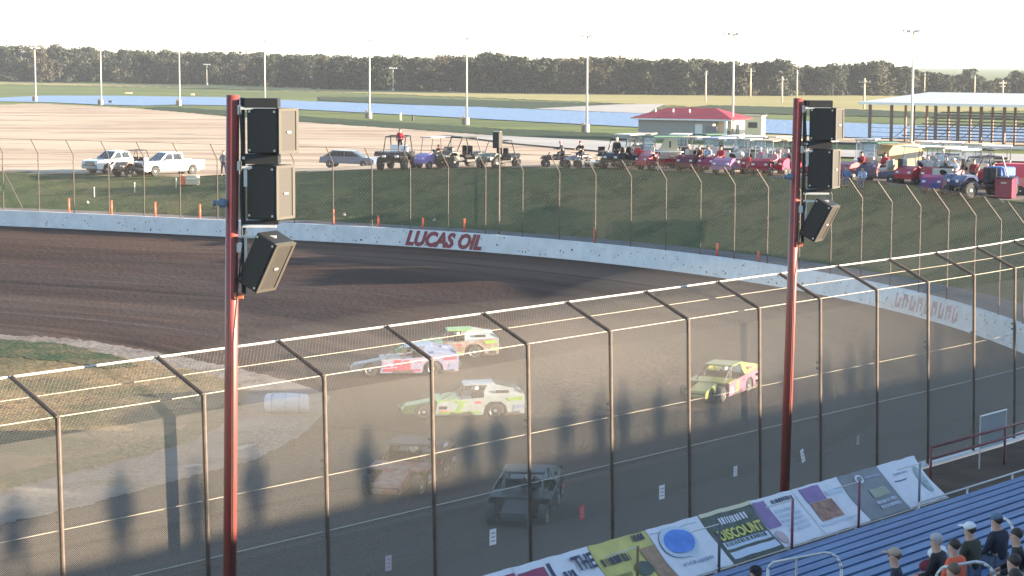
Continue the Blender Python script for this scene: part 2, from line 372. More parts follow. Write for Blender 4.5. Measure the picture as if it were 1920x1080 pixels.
nroot=empty('concrete_wall',(0,0,0),0,'low concrete wall under the tall near fence of the front straight','wall')
wall_mesh(int(s_near(-60,28)),iw).build('wall_face','wall',nroot)
def text_mesh(txt,size,shear=0,bold=.0,extrude=0.004):
    cu=bpy.data.curves.new('t','FONT'); cu.body=txt; cu.size=size; cu.shear=shear; cu.offset=bold; cu.extrude=extrude; cu.align_x='CENTER'; cu.align_y='CENTER'; cu.resolution_u=3
    o=bpy.data.objects.new('t',cu); col.objects.link(o); dg=bpy.context.evaluated_depsgraph_get(); dg.update()
    me=bpy.data.meshes.new_from_object(o.evaluated_get(dg)); bpy.data.objects.remove(o); bpy.data.curves.remove(cu); me.materials.clear(); return me
def on_wall_text(txt,s0,length,height,zc,m,parent,shear=.25,bold=.02):
    me=text_mesh(txt,1,shear,bold)
    xs=[v.co.x for v in me.vertices]; ys=[v.co.y for v in me.vertices]; x0,x1,y0,y1=min(xs),max(xs),min(ys),max(ys)
    for v in me.vertices:
        a=(v.co.x-x0)/(x1-x0)-.5; z=zc+((v.co.y-y0)/(y1-y0)-.5)*height; s=s0-a*length   # reads left to right seen from the track
        x,y=path_at(s); nx,ny=nrm_at(s); off=-(.25-.12*(z/WH))-.008-(.006 if v.co.z>0 else 0)
        v.co=(x+nx*off,y+ny*off,z)
    o=link('lettering',me,m,parent); return o
pc=at(827,470,0.0); sc_=s_near(*UN(pc[0],pc[1])); pa=at(757,466,0); pb=at(899,475,0)
on_wall_text('LUCAS OIL',sc_+.55,math.dist(pa[:2],pb[:2])*1.08,1.0,.54,'red_paint',wroot,.3,.055)
# faded maroon marks further round the turn
fp=MB(); s1=s_near(88.7,48.5)
for k in range(9):
    s=s1+3.0-k*.78; 
    for (a,b_,z0,z1) in [(0,.16,.2,.9),(.16,.5,.62 if k%2 else .2,.9 if k%2 else .42),(.36,.52,.3,.7)]:
        q=[]
        for (ss,z) in [(s-a,z0),(s-b_,z0),(s-b_-.12,z1),(s-a-.12,z1)]:
            x,y=path_at(ss); nx,ny=nrm_at(ss); off=-(.25-.12*(z/WH))-.008; q.append((x+nx*off,y+ny*off,z))
        fp.add(q,[(0,1,2,3)])
fp.build('faded_lettering',mat('faded_red',(.50,.30,.31),.7,var=.3,scale=3),wroot)
# ------------------------------------------------------------------ chain link
def strands(P0f,i_len,spacing,wire,rows,dirn,jitter=0):
    """P0f(s,t)->xyz with s along and t (metres) up the cloth; wires at 45 degrees"""
    V=[];F=[]
    L0,L1=i_len; T0,T1=rows; hgt=T1-T0; n=int((L1-L0+hgt)/spacing); seg=.6
    for k in range(n):
        s0=L0-(hgt if dirn>0 else 0)+k*spacing
        m=max(2,int(hgt/seg)+1); prev=None
        for j in range(m):
            t=hgt*j/(m-1); s=s0+dirn*t+(0)
            if dirn<0: pass
            if s<L0 or s>L1: prev=None; continue
            p,tx,nx=P0f(s,T0+t)
            a=[p+tx*wire, p-tx*wire*.5+nx*wire*.87, p-tx*wire*.5-nx*wire*.87]
            b=len(V); V+=a
            if prev is not None:
                for q in range(3): r=(q+1)%3; F.append((prev+q,prev+r,b+r,b+q))
            prev=b
    return V,F
FB,FK,FT=1.05,6.0,6.55             # fence foot, kink and tip heights
def near_fence_pt(s,t):
    """s = u coordinate; t measured up the profile"""
    i=S0N+s
    x,y=path_at(i); nx,ny=nrm_at(i); N=Vector((nx,ny,0)); T=Vector((-ny,nx,0))
    if t<=FK-FB: off=.12*(1-t/(FK-FB)); h=FB+t
    else:
        q=(t-(FK-FB)); off=-q*.91; h=FK+q*.415
    return Vector((x,y,h))+N*(off+.02),T,N
S0N=s_near(0,28)
U0,U1=2.0,66.0
def fence_thing(label,ulist,pt,rows_coarse,rows_fine,sp_c,sp_f,w_c,w_f,span,post_r,tk,cables,prof_t,lit='steel'):
    root=empty('catch_fence',(0,0,0),0,label,'fence')
    for u in ulist:
        mb=MB()
        pts=[pt(u,t)[0] for t in prof_t]; 
        mb.poly(pts,post_r,10)
        T=pt(u,0)[1]
        for t in tk:
            p=pt(u,t)[0]; n=pt(u,t)[2]; mb.box(p-n*(post_r+.02),(.05,.09,.05),math.atan2(n.y,n.x))
        mb.build('post',lit,root)
    for t,r,m in cables:
        mb=MB(); st=1.0; n=int((span[1]-span[0])/st); pp=[pt(span[0]+k*(span[1]-span[0])/n,t)[0]-pt(span[0]+k*(span[1]-span[0])/n,t)[2]*.05 for k in range(n+1)]
        mb.poly(pp,r,5); mb.build('cable',m,root)
    for rows,spc,w in ((rows_coarse,sp_c,w_c),(rows_fine,sp_f,w_f)):
        if rows is None: continue
        mb=MB()
        for dirn in(1,-1):
            V,F=strands(pt,span,spc,w,rows,dirn); mb.add(V,F)
        me=bpy.data.meshes.new('wire_mesh'); me.from_pydata(mb.v,[],mb.f); link('wire_mesh',me,'wire',root)
    return root
posts_u=[4.2,7.2,10.1,13.0,16.0,18.9,21.9,25.1,28.1,31.1,34.1,36.95,39.9,42.85,45.6,48.35,51.0,53.6,56.2,59,61.8,64.6]
KT=FK-FB; TT=KT+1.32
nf=fence_thing('tall near catch fence of wire mesh with its top bent over the front straight',posts_u,near_fence_pt,(KT-.3,TT),(.05,KT-.3),.085,.038,.0014,.0021,(U0,U1),.045,(.6,1.9,3.2,KT-1.6),
   [(TT,.022,'galv'),(KT+.66,.006,'wire'),(KT,.008,'wire'),(KT-1.9,.007,'wire'),(KT-2.95,.011,'galv'),(1.0,.007,'steel')],[0,KT,TT])
def far_pt(s,t):
    x,y=path_at(s); nx,ny=nrm_at(s); N=Vector((nx,ny,0)); T=Vector((-ny,nx,0))
    K=4.1
    if t<=K: off=.0; h=WH-.02+t
    else:
        q=t-K; off=-q*.62; h=WH+K+q*.78
    return Vector((x,y,h))+N*(off+.02),T,N
sf0=s_near(70,32); sf1=s_near(60,166)
far_posts=[]
# line posts up with the photograph's first pair, then 3.05 m apart
sa=s_near(*UN(*at(611,452,0)[:2])); k=math.floor((sf0-sa)/3.05)
s=sa+3.05*k
while s<sf1: 
    if s>sf0: far_posts.append(s)
    s+=3.03
ff=fence_thing('farther catch fence standing on the white wall round the turn',far_posts,far_pt,(0.05,5.4),None,.26,.1,.0018,.003,(sf0,sf1),.033,(1.2,2.5,3.6),
   [(5.4,.012,'steel'),(4.1,.007,'steel'),(2.6,.007,'steel'),(1.2,.007,'steel')],[0,4.1,5.4])
# paper signs tied to the near fence
def fence_sign(px,py,w,h,m,label,tilt=0,cat='sign'):
    u,n,z=on_n(px,py,27.93)
    o=empty('fence_sign',W(u,n-.06,z),ROTUN,label,cat,'paper signs tied to the near fence')
    mb=MB().box((0,0,0),(w,.012,h),M4=Matrix.Rotation(tilt,4,'Y')); mb.build('sheet',m,o)
    mk=MB()
    for k in range(3): mk.box((0,-.009,h*.25-k*h*.25),(w*.6,.006,h*.07),M4=Matrix.Rotation(tilt,4,'Y'))
    mk.build('printing',mat('sign_ink',(.30,.30,.34),.8),o)
fence_sign(920,1006,.20,.33,'white','white paper sign on the fence, nearest the black race car',.0)
fence_sign(1237,922,.20,.32,'white','white paper sign on the fence beyond the blue logo banner')
fence_sign(1375,883,.14,.24,'white','small faded white sign on the fence above the discount banner')
fence_sign(1501,854,.14,.34,'white','tilted white sign on the fence just right of the farther red pole',-.35)
fence_sign(1605,825,.13,.24,'concrete','small greyish sign on the fence, farthest along the row')
fence_sign(1087,960,.16,.30,mat('red_sign',(.62,.13,.12),.7),'red sign on the fence right of the black race car')
fence_sign(724,1055,.17,.30,mat('pinkish_sign',(.50,.42,.43),.7),'dull pinkish sign at the bottom of the fence, leftmost of the signs')
# ------------------------------------------------------------------ people
def skin_mesh(pts,edges,rad,sub=2):
    me=bpy.data.meshes.new('s'); me.from_pydata(pts,edges,[]); o=bpy.data.objects.new('s',me); col.objects.link(o)
    md=o.modifiers.new('k','SKIN'); md.use_smooth_shade=True
    for i,v in enumerate(me.skin_vertices[0].data):
        r=rad[i]; v.radius=(r,r) if not isinstance(r,tuple) else r; v.use_root=(i==0)
    sb=o.modifiers.new('b','SUBSURF'); sb.levels=sub; sb.render_levels=sub
    dg=bpy.context.evaluated_depsgraph_get(); dg.update()
    out=bpy.data.meshes.new_from_object(o.evaluated_get(dg)); bpy.data.objects.remove(o); out.materials.clear(); return out
POSES={ # joints: pelvis chest neck head | shoulder elbow wrist (L,R) | hip knee ankle toe ; +y is forward
 'stand':dict(pel=(0,0,.95),wa=(0,0,1.10),ch=(0,.0,1.36),nk=(0,.0,1.50),hd=(0,.015,1.64),sh=(.19,0,1.42),el=(.25,-.03,1.14),wr=(.24,.10,.90),hp=(.095,0,.90),kn=(.11,.02,.50),an=(.12,-.02,.09),to=(.14,.15,.04)),
 'hips':dict(pel=(0,0,.95),wa=(0,0,1.10),ch=(0,.02,1.36),nk=(0,.02,1.50),hd=(0,.05,1.64),sh=(.19,0,1.42),el=(.38,-.06,1.18),wr=(.20,.05,1.02),hp=(.10,0,.90),kn=(.16,.03,.50),an=(.2,-.02,.09),to=(.24,.15,.04)),
 'sit':dict(pel=(0,0,.10),wa=(0,.0,.27),ch=(0,.03,.50),nk=(0,.05,.64),hd=(0,.075,.78),sh=(.19,.03,.56),el=(.26,.10,.30),wr=(.14,.33,.20),hp=(.10,.04,.09),kn=(.15,.46,.10),an=(.15,.48,-.34),to=(.17,.63,-.40)),
 'ride':dict(pel=(0,0,.10),wa=(0,.03,.27),ch=(0,.12,.48),nk=(0,.16,.62),hd=(0,.20,.76),sh=(.19,.12,.54),el=(.30,.30,.36),wr=(.24,.55,.34),hp=(.11,.04,.09),kn=(.20,.40,.06),an=(.20,.30,-.34),to=(.22,.45,-.40)),
 'raise':dict(pel=(0,0,.95),wa=(0,0,1.10),ch=(0,.0,1.36),nk=(0,.0,1.50),hd=(0,.015,1.64),sh=(.19,0,1.42),el=(.32,.05,1.66),wr=(.12,.12,1.78),hp=(.095,0,.90),kn=(.11,.02,.50),an=(.12,-.02,.09),to=(.14,.15,.04))}
def mir(p): return (-p[0],p[1],p[2])
def body_mesh(J):
    P=[J['pel'],J['wa'],J['ch'],J['nk'],J['hd'],tuple(J['hd'][k]+(0,.01,.10)[k] for k in range(3))]; E=[(0,1),(1,2),(2,3),(3,4),(4,5)]; Rr=[.13,(.15,.11),(.16,.12),.062,(.088,.104),(.066,.078)]
    for m in(lambda p:p,mir):
        b=len(P); P+=[m(J['sh']),m(J['el']),m(J['wr'])]; Rr+=[.062,.046,.03]; E+=[(2,b),(b,b+1),(b+1,b+2)]
        w=Vector(m(J['wr'])); e=Vector(m(J['el'])); d=(w-e).normalized(); side=Vector((1 if m(J['wr'])[0]<0 else -1,0,0)); up=d.cross(side).normalized() if d.cross(side).length>.1 else Vector((0,0,1))
        pm=len(P); P.append(tuple(w+d*.06)); Rr.append((.034,.022)); E.append((b+2,pm))
        for q,(o_,L) in enumerate(((-.03,.07),(-.01,.085),(.012,.08),(.032,.062))):
            a=len(P); P+=[tuple(w+d*.085+up*o_),tuple(w+d*(.085+L*.55)+up*o_*1.1+side*.01),tuple(w+d*(.085+L)+up*o_*1.1+side*.035)]; Rr+=[.0095,.009,.008]; E+=[(pm,a),(a,a+1),(a+1,a+2)]
        a=len(P); P+=[tuple(w+d*.045+side*.02+up*-.035),tuple(w+d*.08+side*.035+up*-.055)]; Rr+=[.011,.009]; E+=[(pm,a),(a,a+1)]
        b=len(P); P+=[m(J['hp']),m(J['kn']),m(J['an']),m(J['to'])]; Rr+=[.088,.058,.04,.035]; E+=[(0,b),(b,b+1),(b+1,b+2),(b+2,b+3)]
    # nose and ears
    h=J['hd']; a=len(P); P+=[(h[0],h[1]+.10,h[2]+.01)]; Rr.append(.014); E.append((4,a))
    for sx in(-1,1): P.append((h[0]+sx*.09,h[1]-.01,h[2]+.01)); Rr.append(.018); E.append((4,len(P)-1))
    return skin_mesh(P,E,Rr,1)
def top_mesh(J,long=True,g=.022):
    P=[J['pel'],J['wa'],J['ch'],tuple(J['nk'][k]-(0,0,.005)[k] for k in range(3))]; E=[(0,1),(1,2),(2,3)]; Rr=[.155,(.18,.135),(.185,.145),.074]
    for m in(lambda p:p,mir):
        b=len(P); s_=Vector(m(J['sh'])); e=Vector(m(J['el'])); w=Vector(m(J['wr'])); P+=[tuple(s_),tuple(e if long else s_.lerp(e,.75))]; Rr+=[.085,.064]; E+=[(2,b),(b,b+1)]
        if long: P.append(tuple(e.lerp(w,.92))); Rr.append(.045); E.append((b+1,b+2))
    return skin_mesh(P,E,Rr,1)
def leg_mesh(J):
    P=[J['pel']]; E=[]; Rr=[.145]
    for m in(lambda p:p,mir):
        b=len(P); k=Vector(m(J['kn'])); a=Vector(m(J['an'])); P+=[m(J['hp']),tuple(k),tuple(k.lerp(a,.93))]; Rr+=[.105,.075,.058]; E+=[(0,b),(b,b+1),(b+1,b+2)]
    return skin_mesh(P,E,Rr,1)
def shoe_mb(J):
    mb=MB()
    for m in(lambda p:p,mir):
        a=Vector(m(J['an']));t=Vector(m(J['to'])); c=(a+t)/2; c.z=t.z+.01
        mb.ball(c,.13,8,6,.42,1.05,.45,M4=Matrix())
    return mb
PM={}
def pose_meshes(pose):
    if pose not in PM:
        J=POSES[pose]; PM[pose]=dict(body=body_mesh(J),top=top_mesh(J),legs=leg_mesh(J),J=J)
    return PM[pose]
def person(pose,loc,az,label,top=blackc,legs=jeans,hair='hair_d',cap=None,hood=False,group=None,scale=.95,brim=True):
    """az: compass bearing the person faces (0 = away from the camera)"""
    D=pose_meshes(pose); J=D['J']; r=empty('person',loc,-R(az),label,'person',group); r.scale=(scale,)*3
    def mk(n,me,m):
        me=me.copy(); return link(n,me,m,r,True)
    b=mk('body',D['body'],'skin'); mk('jacket' if pose!='hips' else 'shirt',D['top'],top); mk('trousers',D['legs'],legs)
    shoe_mb(J).build('shoes',blackc,r,True)
    h=Vector(J['hd'])+Vector((0,0,.045))
    MB().ball(h+Vector((0,-.022,.012)),.099,12,8,.92,1.05,1.02).build('hair',hair,r,True)
    if cap is not None:
        c=MB().ball(h+Vector((0,-.005,.045)),.106,12,8,1,1.08,.80)
        if brim: c.box(h+Vector((0,.135,.045)),(.15,.12,.012),bev=.004)
        c.build('cap',cap,r,True)
    e=MB()
    for sx in(-1,1): e.ball(Vector(J['hd'])+Vector((sx*.034,.088,.035)),.012,6,4)
    e.build('eyes',blackp,r,True)
    return r
# ------------------------------------------------------------------ vehicle bits
def wheel(parent,loc,r,w,seg=18,rimc='rim',ax='y',name='wheel'):
    """wheel (tyre) with a rim as sub-part, axle along y"""
    M4=Matrix.Rotation(R(90),4,'X')
    pr=[(r*.55,-w/2),(r*.93,-w/2),(r,-w*.36),(r,w*.36),(r*.93,w/2),(r*.55,w/2)]
    o=MB().lathe(pr,(0,0,0),seg,M4).build(name,'tyre',parent,True,loc)
    rm=MB().lathe([(r*.08,-w*.52),(r*.5,-w*.44),(r*.58,-w*.52),(r*.58,w*.52),(r*.5,w*.44),(r*.08,w*.52)],(0,0,0),seg,M4); rm.build('rim',rimc,o,False)
    return o
def side_pair(name,prof2,y,th,m,parent):
    for s in(-1,1): MB().prism(prof2,s*y-th/2,s*y+th/2).build(name,m,parent)
# ------------------------------------------------------------------ dirt-track modified car
def race_car(loc,head,label,door,sail,roofc,nosec,number,numc,deck=None,stripe=None,group='dirt race cars coming off the turn'):
    """head: bearing the nose points to"""
    r=empty('race_car',loc,R(90-head),label,'race car',group)
    deck=deck or sail
    side=[(1.12,.20),(1.02,.70),(.25,.80),(-.55,.87),(-2.30,1.00),(-2.36,.26),(-1.72,.24),(-1.64,.56),(-1.42,.72),(-1.02,.72),(-.82,.56),(-.74,.20)]
    side_pair('door_panel',side,.96,.03,door,r)
    MB().prism([(1.02,.72),(2.20,.50),(2.38,.30),(2.30,.20),(1.02,.20)],-.42,.42).build('nose',nosec,r)
    MB().prism([(1.15,.15),(-2.2,.15),(-2.2,.26),(1.15,.26)],-.90,.90).build('floor_pan',blackp,r)
    MB().prism([(-.95,.90),(-2.30,.98),(-2.30,1.02),(-.95,.94)],-.94,.94).build('rear_deck',deck,r)
    MB().prism([(1.05,.70),(.20,.79),(.20,.83),(1.05,.75)],-.94,.94).build('hood',nosec,r)
    MB().prism([(-2.30,.45),(-2.36,.45),(-2.36,.98),(-2.30,1.0)],-.94,.94).build('tail_panel',deck,r)
    MB().prism([(-.02,1.30),(-.10,1.335),(-1.20,1.375),(-1.25,1.33),(-1.2,1.32)],-.64,.64).build('roof',roofc,r)
    for s in(-1,1):
        mb=MB(); V=[(-.78,s*.94,.88),(-2.30,s*.94,1.0),(-2.22,s*.93,1.16),(-1.95,s*.82,1.22),(-1.22,s*.66,1.35),(-.92,s*.66,1.33),(-.80,s*.78,1.1)]
        V2=[(x,y-s*.025,z) for x,y,z in V]; n=len(V); mb.add(V+V2,[tuple(range(n)),tuple(range(2*n-1,n-1,-1))]+[(i,(i+1)%n,(i+1)%n+n,i+n) for i in range(n)]); mb.build('sail_panel',sail,r)
    cg=MB()
    for s in(-1,1):
        cg.poly([(.85,s*.62,.76),(-.05,s*.60,1.29),(-1.15,s*.60,1.32),(-1.25,s*.66,.5)],.022,6)
        cg.tube((-.05,s*.60,1.29),(.1,s*.62,.4),.02,seg=6); cg.tube((2.3,s*.38,.45),(1.4,s*.4,.40),.02,seg=6)
        MB().tube((1.55,0,.34),(1.55,s*.72,.34),.03,seg=6).build('axle',blackp,r); MB().tube((-1.22,0,.34),(-1.22,s*.8,.34),.04,seg=6).build('axle',blackp,r)
    MB().poly([(2.42,-.45,.30),(2.46,-.42,.42),(2.46,.42,.42),(2.42,.45,.30)],.025,6).build('bumper',blackp,r); MB().poly([(-2.42,-.8,.4),(-2.45,-.78,.62),(-2.45,.78,.62),(-2.42,.8,.4)],.025,6).build('bumper',blackp,r)
    cg.tube((-.05,-.6,1.29),(-.05,.6,1.29),.02,seg=6); cg.build('roll_cage',mat('cage_grey',(.10,.10,.11),.5),r)
    MB().prism([(.9,.26),(.9,.68),(-.3,.74),(-2.2,.90),(-2.2,.26)],-.70,.70).build('interior_tin',blackp,r)
    s_=MB().box((-.62,.1,.72),(.5,.5,.7),bev=.08); s_.build('seat',blackc,r)
    MB().ball((-.50,.1,1.12),.14,12,8,1,1,1).build('helmet',whitep,r,True)
    for x,y,rr,w in((1.55,.80,.33,.26),(1.55,-.80,.33,.26),(-1.22,.80,.36,.30),(-1.22,-.80,.36,.30)): wheel(r,(x,y,rr),rr,w)
    dr=random.Random(len(label)); dcol=[numred,blackp,stripe or silv,pale_bl]
    for s in(-1,1):
        for (x0,z0,w,h) in ((.95,.50,.30,.12),(.92,.34,.38,.10),(-1.95,.52,.40,.14),(-1.9,.34,.34,.12),(-.45,.70,.22,.08)):
            MB().box((x0-w/2,s*.984,z0),(w,.010,h)).build('sponsor_decal',dcol[dr.randrange(4)],r)
        MB().box((-1.5,s*.875,1.10),(.5,.02,.10),M4=Matrix.Rotation(R(s*22),4,'X')).build('sponsor_decal',dcol[dr.randrange(4)],r)
        for (x0,w) in ((-1.9,.7),(.1,1.0)): MB().prism([(x0-w/2,.21),(x0+w/2,.21),(x0+w/2-.1,.33),(x0+.1,.29),(x0-w/3,.36)],s*.99-.004,s*.99+.004).build('mud_splash','wall_dirt',r)
    if number:
        for s in(-1,1):
            me=text_mesh(number,.62,.1,.03,.004)
            for v in me.vertices: v.co=Vector((-s*-v.co.x*1.25 if s<0 else -v.co.x*1.25, s*(.982+v.co.z),v.co.y+.50))
            for v in me.vertices: v.co.x=(v.co.x)+.18
            link('number',me,numc,r)
    if stripe:
        side_pair('stripe',[(-1.75,.74),(-2.28,.78),(-2.28,.92),(-1.65,.88)],.985,.008,stripe,r)
        side_pair('stripe',[(1.0,.26),(.95,.36),(-.66,.36),(-.70,.26)],.985,.008,stripe,r)
    return r
lilac=P_('lilac_white',(.34,.30,.42),.4,coat=.3,var=.12,scale=5); pale_bl=P_('pale_blue_body',(.25,.31,.46),.4,coat=.3,var=.1,scale=4); lime=P_('lime_body',(.26,.46,.08),.4,coat=.3,var=.1); racewhite=P_('race_white',(.38,.43,.43),.4,coat=.3,var=.1,scale=5)
ylw=P_('yellow_body',(.27,.29,.09),.4,coat=.3,var=.1); pinkp=P_('pink_paint',(.32,.12,.18),.5); orp=P_('orange_brown_body',(.24,.12,.07),.45,c2=(.34,.33,.31),scale=3); numred=P_('number_red',(.75,.06,.09),.45); char=P_('charcoal_body',(.012,.011,.012),.45,var=.2); silv=P_('silver_body',(.38,.38,.36),.4,var=.1)
def trk(px,py): x,y,z=ground(px,py); return (x,y,z)
def zr(loc,dz=0): return (loc[0],loc[1],loc[2]+dz)
race_car(zr(trk(757,703)),-97,'lilac race car with red door numbers, in front of the green and orange one',lilac,pale_bl,pale_bl,silv,'58',numred,stripe=P_('maroon_stripe',(.35,.06,.14),.5))
race_car(zr(trk(836,672)),-97,'green, white and brownish race car half hidden behind the lilac one',orp,racewhite,lime,lime,'',numred,deck=pale_bl,stripe=lime)
race_car(zr(trk(866,782)),-96,'white and lime green race car behind the third fence post from the nearer red pole',racewhite,racewhite,racewhite,lime,'7',lime,stripe=lime)
race_car(zr(trk(1345,744)),-152,'pale yellow race car with pink doors, alone at the right of the pack',pinkp,ylw,ylw,ylw,'5',ylw).scale=(.92,.92,.92)
race_car(zr(trk(762,912)),-167,'dark race car with a red and white nose turned towards the stands',char,char,char,P_('red_white_nose',(.24,.035,.035),.45,c2=(.24,.22,.21),scale=4),'',numred,deck=char)
race_car(zr(trk(982,1012)),-172,'black race car nearest to the fence, turned end-on to the stands',blackp,char,char,char,'',numred,deck=P_('teal_grey',(.02,.035,.04),.4)).scale=(.9,.9,.9)
# white wrapped tyre barrier in the infield
x,y,z=at(538,775,FL); o=empty('marker_barrel',(x,y,FL+.03),R(-4),'white wrapped barrel lying on the dusty infield corner','barrel')
mb=MB().lathe([(.30,-.85),(.37,-.78),(.40,-.4),(.41,0),(.40,.4),(.37,.78),(.30,.85)],(0,0,.38),18,Matrix.Rotation(R(90),4,'Y')); mb.build('drum','wall',o,True)
mb=MB()
for k in(-.55,0,.55): mb.lathe([(.412,-.02),(.42,0),(.412,.02)],(k,0,.38),18,Matrix.Rotation(R(90),4,'Y'))
mb.build('strap',mat('grey_strap',(.45,.45,.47),.7),o)
for (a,b,w) in (((346,878),(372,873),.22),((442,845),(470,836),.22)):
    p=at(*a,FL);q=at(*b,FL); v=Vector((q[0]-p[0],q[1]-p[1],0)); n=Vector((-v.y,v.x,0)).normalized()*w
    mb=MB(); mb.add([(p[0]-n.x,p[1]-n.y,FL+.06),(q[0]-n.x,q[1]-n.y,FL+.06),(q[0]+n.x*.6,q[1]+n.y*.6,FL+.06),(p[0]+n.x*.7,p[1]+n.y*.7,FL+.06)],[(0,1,2,3)]); struct('painted_line',mb,'concrete')
# ------------------------------------------------------------------ speaker towers
def at_depth(px,py,Y): d=ray(px,py); t=Y/d[1]; return Vector((d[0]*t,Y,EYE+d[2]*t))
def loudspeaker(loc,h,tilt,label,dep=.62,wid=.62):
    o=empty('loudspeaker',loc,R(-26),label,'loudspeaker','loudspeakers on the red poles')
    T=Matrix.Rotation(R(tilt),4,'Y')
    def pt(m4): return T@m4
    mb=MB().box((0,0,0),(dep,wid,h),M4=T,bev=.02); mb.build('cabinet','black',o)
    g=MB(); g.box(T@Vector((dep/2+.008,0,0)),(.012,wid*.98,h*.97),M4=T); g.build('grille','grille',o)
    fr=MB()
    for (c,d) in (((dep/2+.02,0,h*.47),(.02,wid,.05)),((dep/2+.02,0,-h*.47),(.02,wid,.05)),((dep/2+.02,-wid*.44,0),(.02,.08,h*.88)),((dep/2+.02,wid*.44,0),(.02,.08,h*.88))): fr.box(T@Vector(c),d,M4=T)
    fr.build('grille_frame',mat('speaker_trim',(.060,.053,.042),.6),o)
    MB().box(T@Vector((dep/2+.035,.0,-.02)),(.01,.10,.03),M4=T).build('badge','white',o)
    bt=MB()
    for sx in(-1,1):
        for sz in(-1,1): bt.box(T@Vector((sx*dep*.40,-wid/2-.006,sz*h*.43)),(.035,.012,.035),M4=T)
    bt.build('bolt','galv',o)
    return o
def tower(px,py_base_ref,n,top_py,lab,labs):
    u,nn,z=on_n(px,600,n); bx,by,_=W(u,n,0); Y=by
    top=at_depth(px,top_py,Y).z
    r=empty('speaker_pole',(bx-.10,by,.95),0,lab,'pole','red speaker poles along the front fence')
    MB().tube((0,0,0),(.16,0,top-.95),.118,.112,20).build('pole','redpole',r,True)
    MB().lathe([(.26,0),(.26,.03),(.13,.05)],(0,0,0),16).build('base_plate','galv',r)
    br=MB(); t=top-.95
    br.box((0.320,.02,t-1.72),(.07,.12,3.35)); 
    br.build('mounting_channel','black',r)
    for dz,hh in ((.13,.16),(1.08,.17),(2.16,.06)): MB().box((.66,.02,t-dz),(.56,.46,hh)).build('mounting_plate','black',r)
    for dz in(.22,1.06,1.22,2.22,2.40): MB().box((.60,-.18,t-dz),(.60,.05,.045)).build('bracket_arm','rail',r)
    for c_,d_ in (((.37,-.12,t-2.75),(.045,.045,.75)),((.38,-.14,t-1.4),(.06,.04,.30)),((.26,.0,t-.25),(.10,.14,.16)),((.26,.0,t-1.2),(.10,.14,.16)),((.26,.0,t-2.6),(.10,.14,.16))): MB().box(c_,d_).build('bracket','rail',r)
    c=MB(); c.box((.24,-.1,t-3.42),(.16,.06,.10)); c.build('clamp',mat('orange_rust',(.55,.16,.07),.6),r)
    MB().box((-.02,-.14,t-1.83),(.16,.14,.15),bev=.04).lathe([(.05,0),(.06,.05)],(-.12,-.14,t-1.83),10,Matrix.Rotation(R(-90),4,'Y')).build('camera_box',mat('pale_blue_plastic',(.11,.17,.24),.5),r)
    MB().poly([(.30,-.20,t-.2),(.33,-.26,t-.9),(.30,-.24,t-1.7),(.34,-.27,t-2.5),(.24,-.16,t-3.2),(.14,-.13,t-4.2),(.12,-.13,t-6.5),(.08,-.13,1.0)],.014,6).build('cable','black',r)
    X=bx-.02
    loudspeaker((X+.74,Y-.02,top-.60),.76,0,labs[0]); loudspeaker((X+.70,Y-.02,top-1.64),.92,0,labs[1],.58,.58); loudspeaker((X+.62,Y-.02,top-2.83),.95,27,labs[2],.42,.62)
    return r
tower(434,0,27.0,178,'red speaker pole carrying three black loudspeakers, the nearer and left one',['uppermost loudspeaker on the left red pole','middle loudspeaker on the left red pole','lowest loudspeaker on the left red pole, tilted downwards'])
tower(1484,0,27.0,184,'red speaker pole carrying three black loudspeakers, the farther and right one',['uppermost loudspeaker on the right red pole','middle loudspeaker on the right red pole','lowest loudspeaker on the right red pole, tilted downwards'])
# tall lighting masts
def light_mast(px,by,ty,label,base=True,small=False):
    x,y,_=at(px,by,FAR); top=at_depth(px,ty,y).z; h=top-FAR
    g='tall pale lighting masts round the lake' if not small else 'short floodlight poles before the wood'
    o=empty('light_mast' if not small else 'light_pole',(x,y,FAR-.05),0,label,'lighting mast' if not small else 'light pole',g)
    k=h/12.5 if not small else .6
    MB().tube((0,0,.5),(0,0,h-.2),  .17 if not small else .13,.09,12).build('mast',P_('mast_paint',(.55,.53,.46),.5),o,True)
    MB().lathe([(.42,0),(.42,1.1),(.36,1.2)],(0,0,0),14).build('footing','concrete',o)
    if not small: MB().box((-.55,-.1,.75),(.42,.35,1.3),bev=.03).build('control_box',P_('box_brown',(.22,.16,.12),.7),o)
    hd=MB()
    if small: hd.box((0,0,h-.1),(2.4,.1,.1))
    else:
        hd.lathe([(.75,h-.25),(.80,h-.2),(.75,h-.15)],(0,0,0),14)
        for q in range(3): a=q*math.pi/3; hd.tube((-.75*math.cos(a),-.75*math.sin(a),h-.2),(.75*math.cos(a),.75*math.sin(a),h-.2),.04,seg=6)
    hd.build('head_ring','galv',o)
    n=6 if not small else 4
    for q in range(n):
        a=2*math.pi*q/n; c=(1.05*math.cos(a),1.05*math.sin(a),h-.12) if not small else (-1.05+q*.7,-.15,h-.05)
        MB().lathe([(.12,.16),(.20,.05),(.34,-.14)],c,10,Matrix.Rotation(R(20),4,'Y' )).build('lamp_head',P_('lamp_shell',(.45,.50,.48),.4),o)
    return o
for px,by,ty,l in [(67,190,88,'leftmost of the tall masts, beside a shorter pole at the tree line'),(190,197,88,'second tall mast from the left, at the near lake shore'),(337,198,75,'tall mast to the left of the nearer red pole, over the lake'),(497,206,74,'tall mast rising just behind the top of the nearer loudspeakers'),
      (693,222,72,'tall mast right of the nearer loudspeakers, left of the two small lakeside posts'),(875,234,69,'tall mast between the lakeside posts and the middle of the lake'),(1100,248,65,'tall mast left of the red roofed building'),(1373,264,61,'tall mast in front of the red roofed building'),(1708,284,55,'tallest mast at the right, in front of the white canopy')]:
    light_mast(px,by,ty,l)
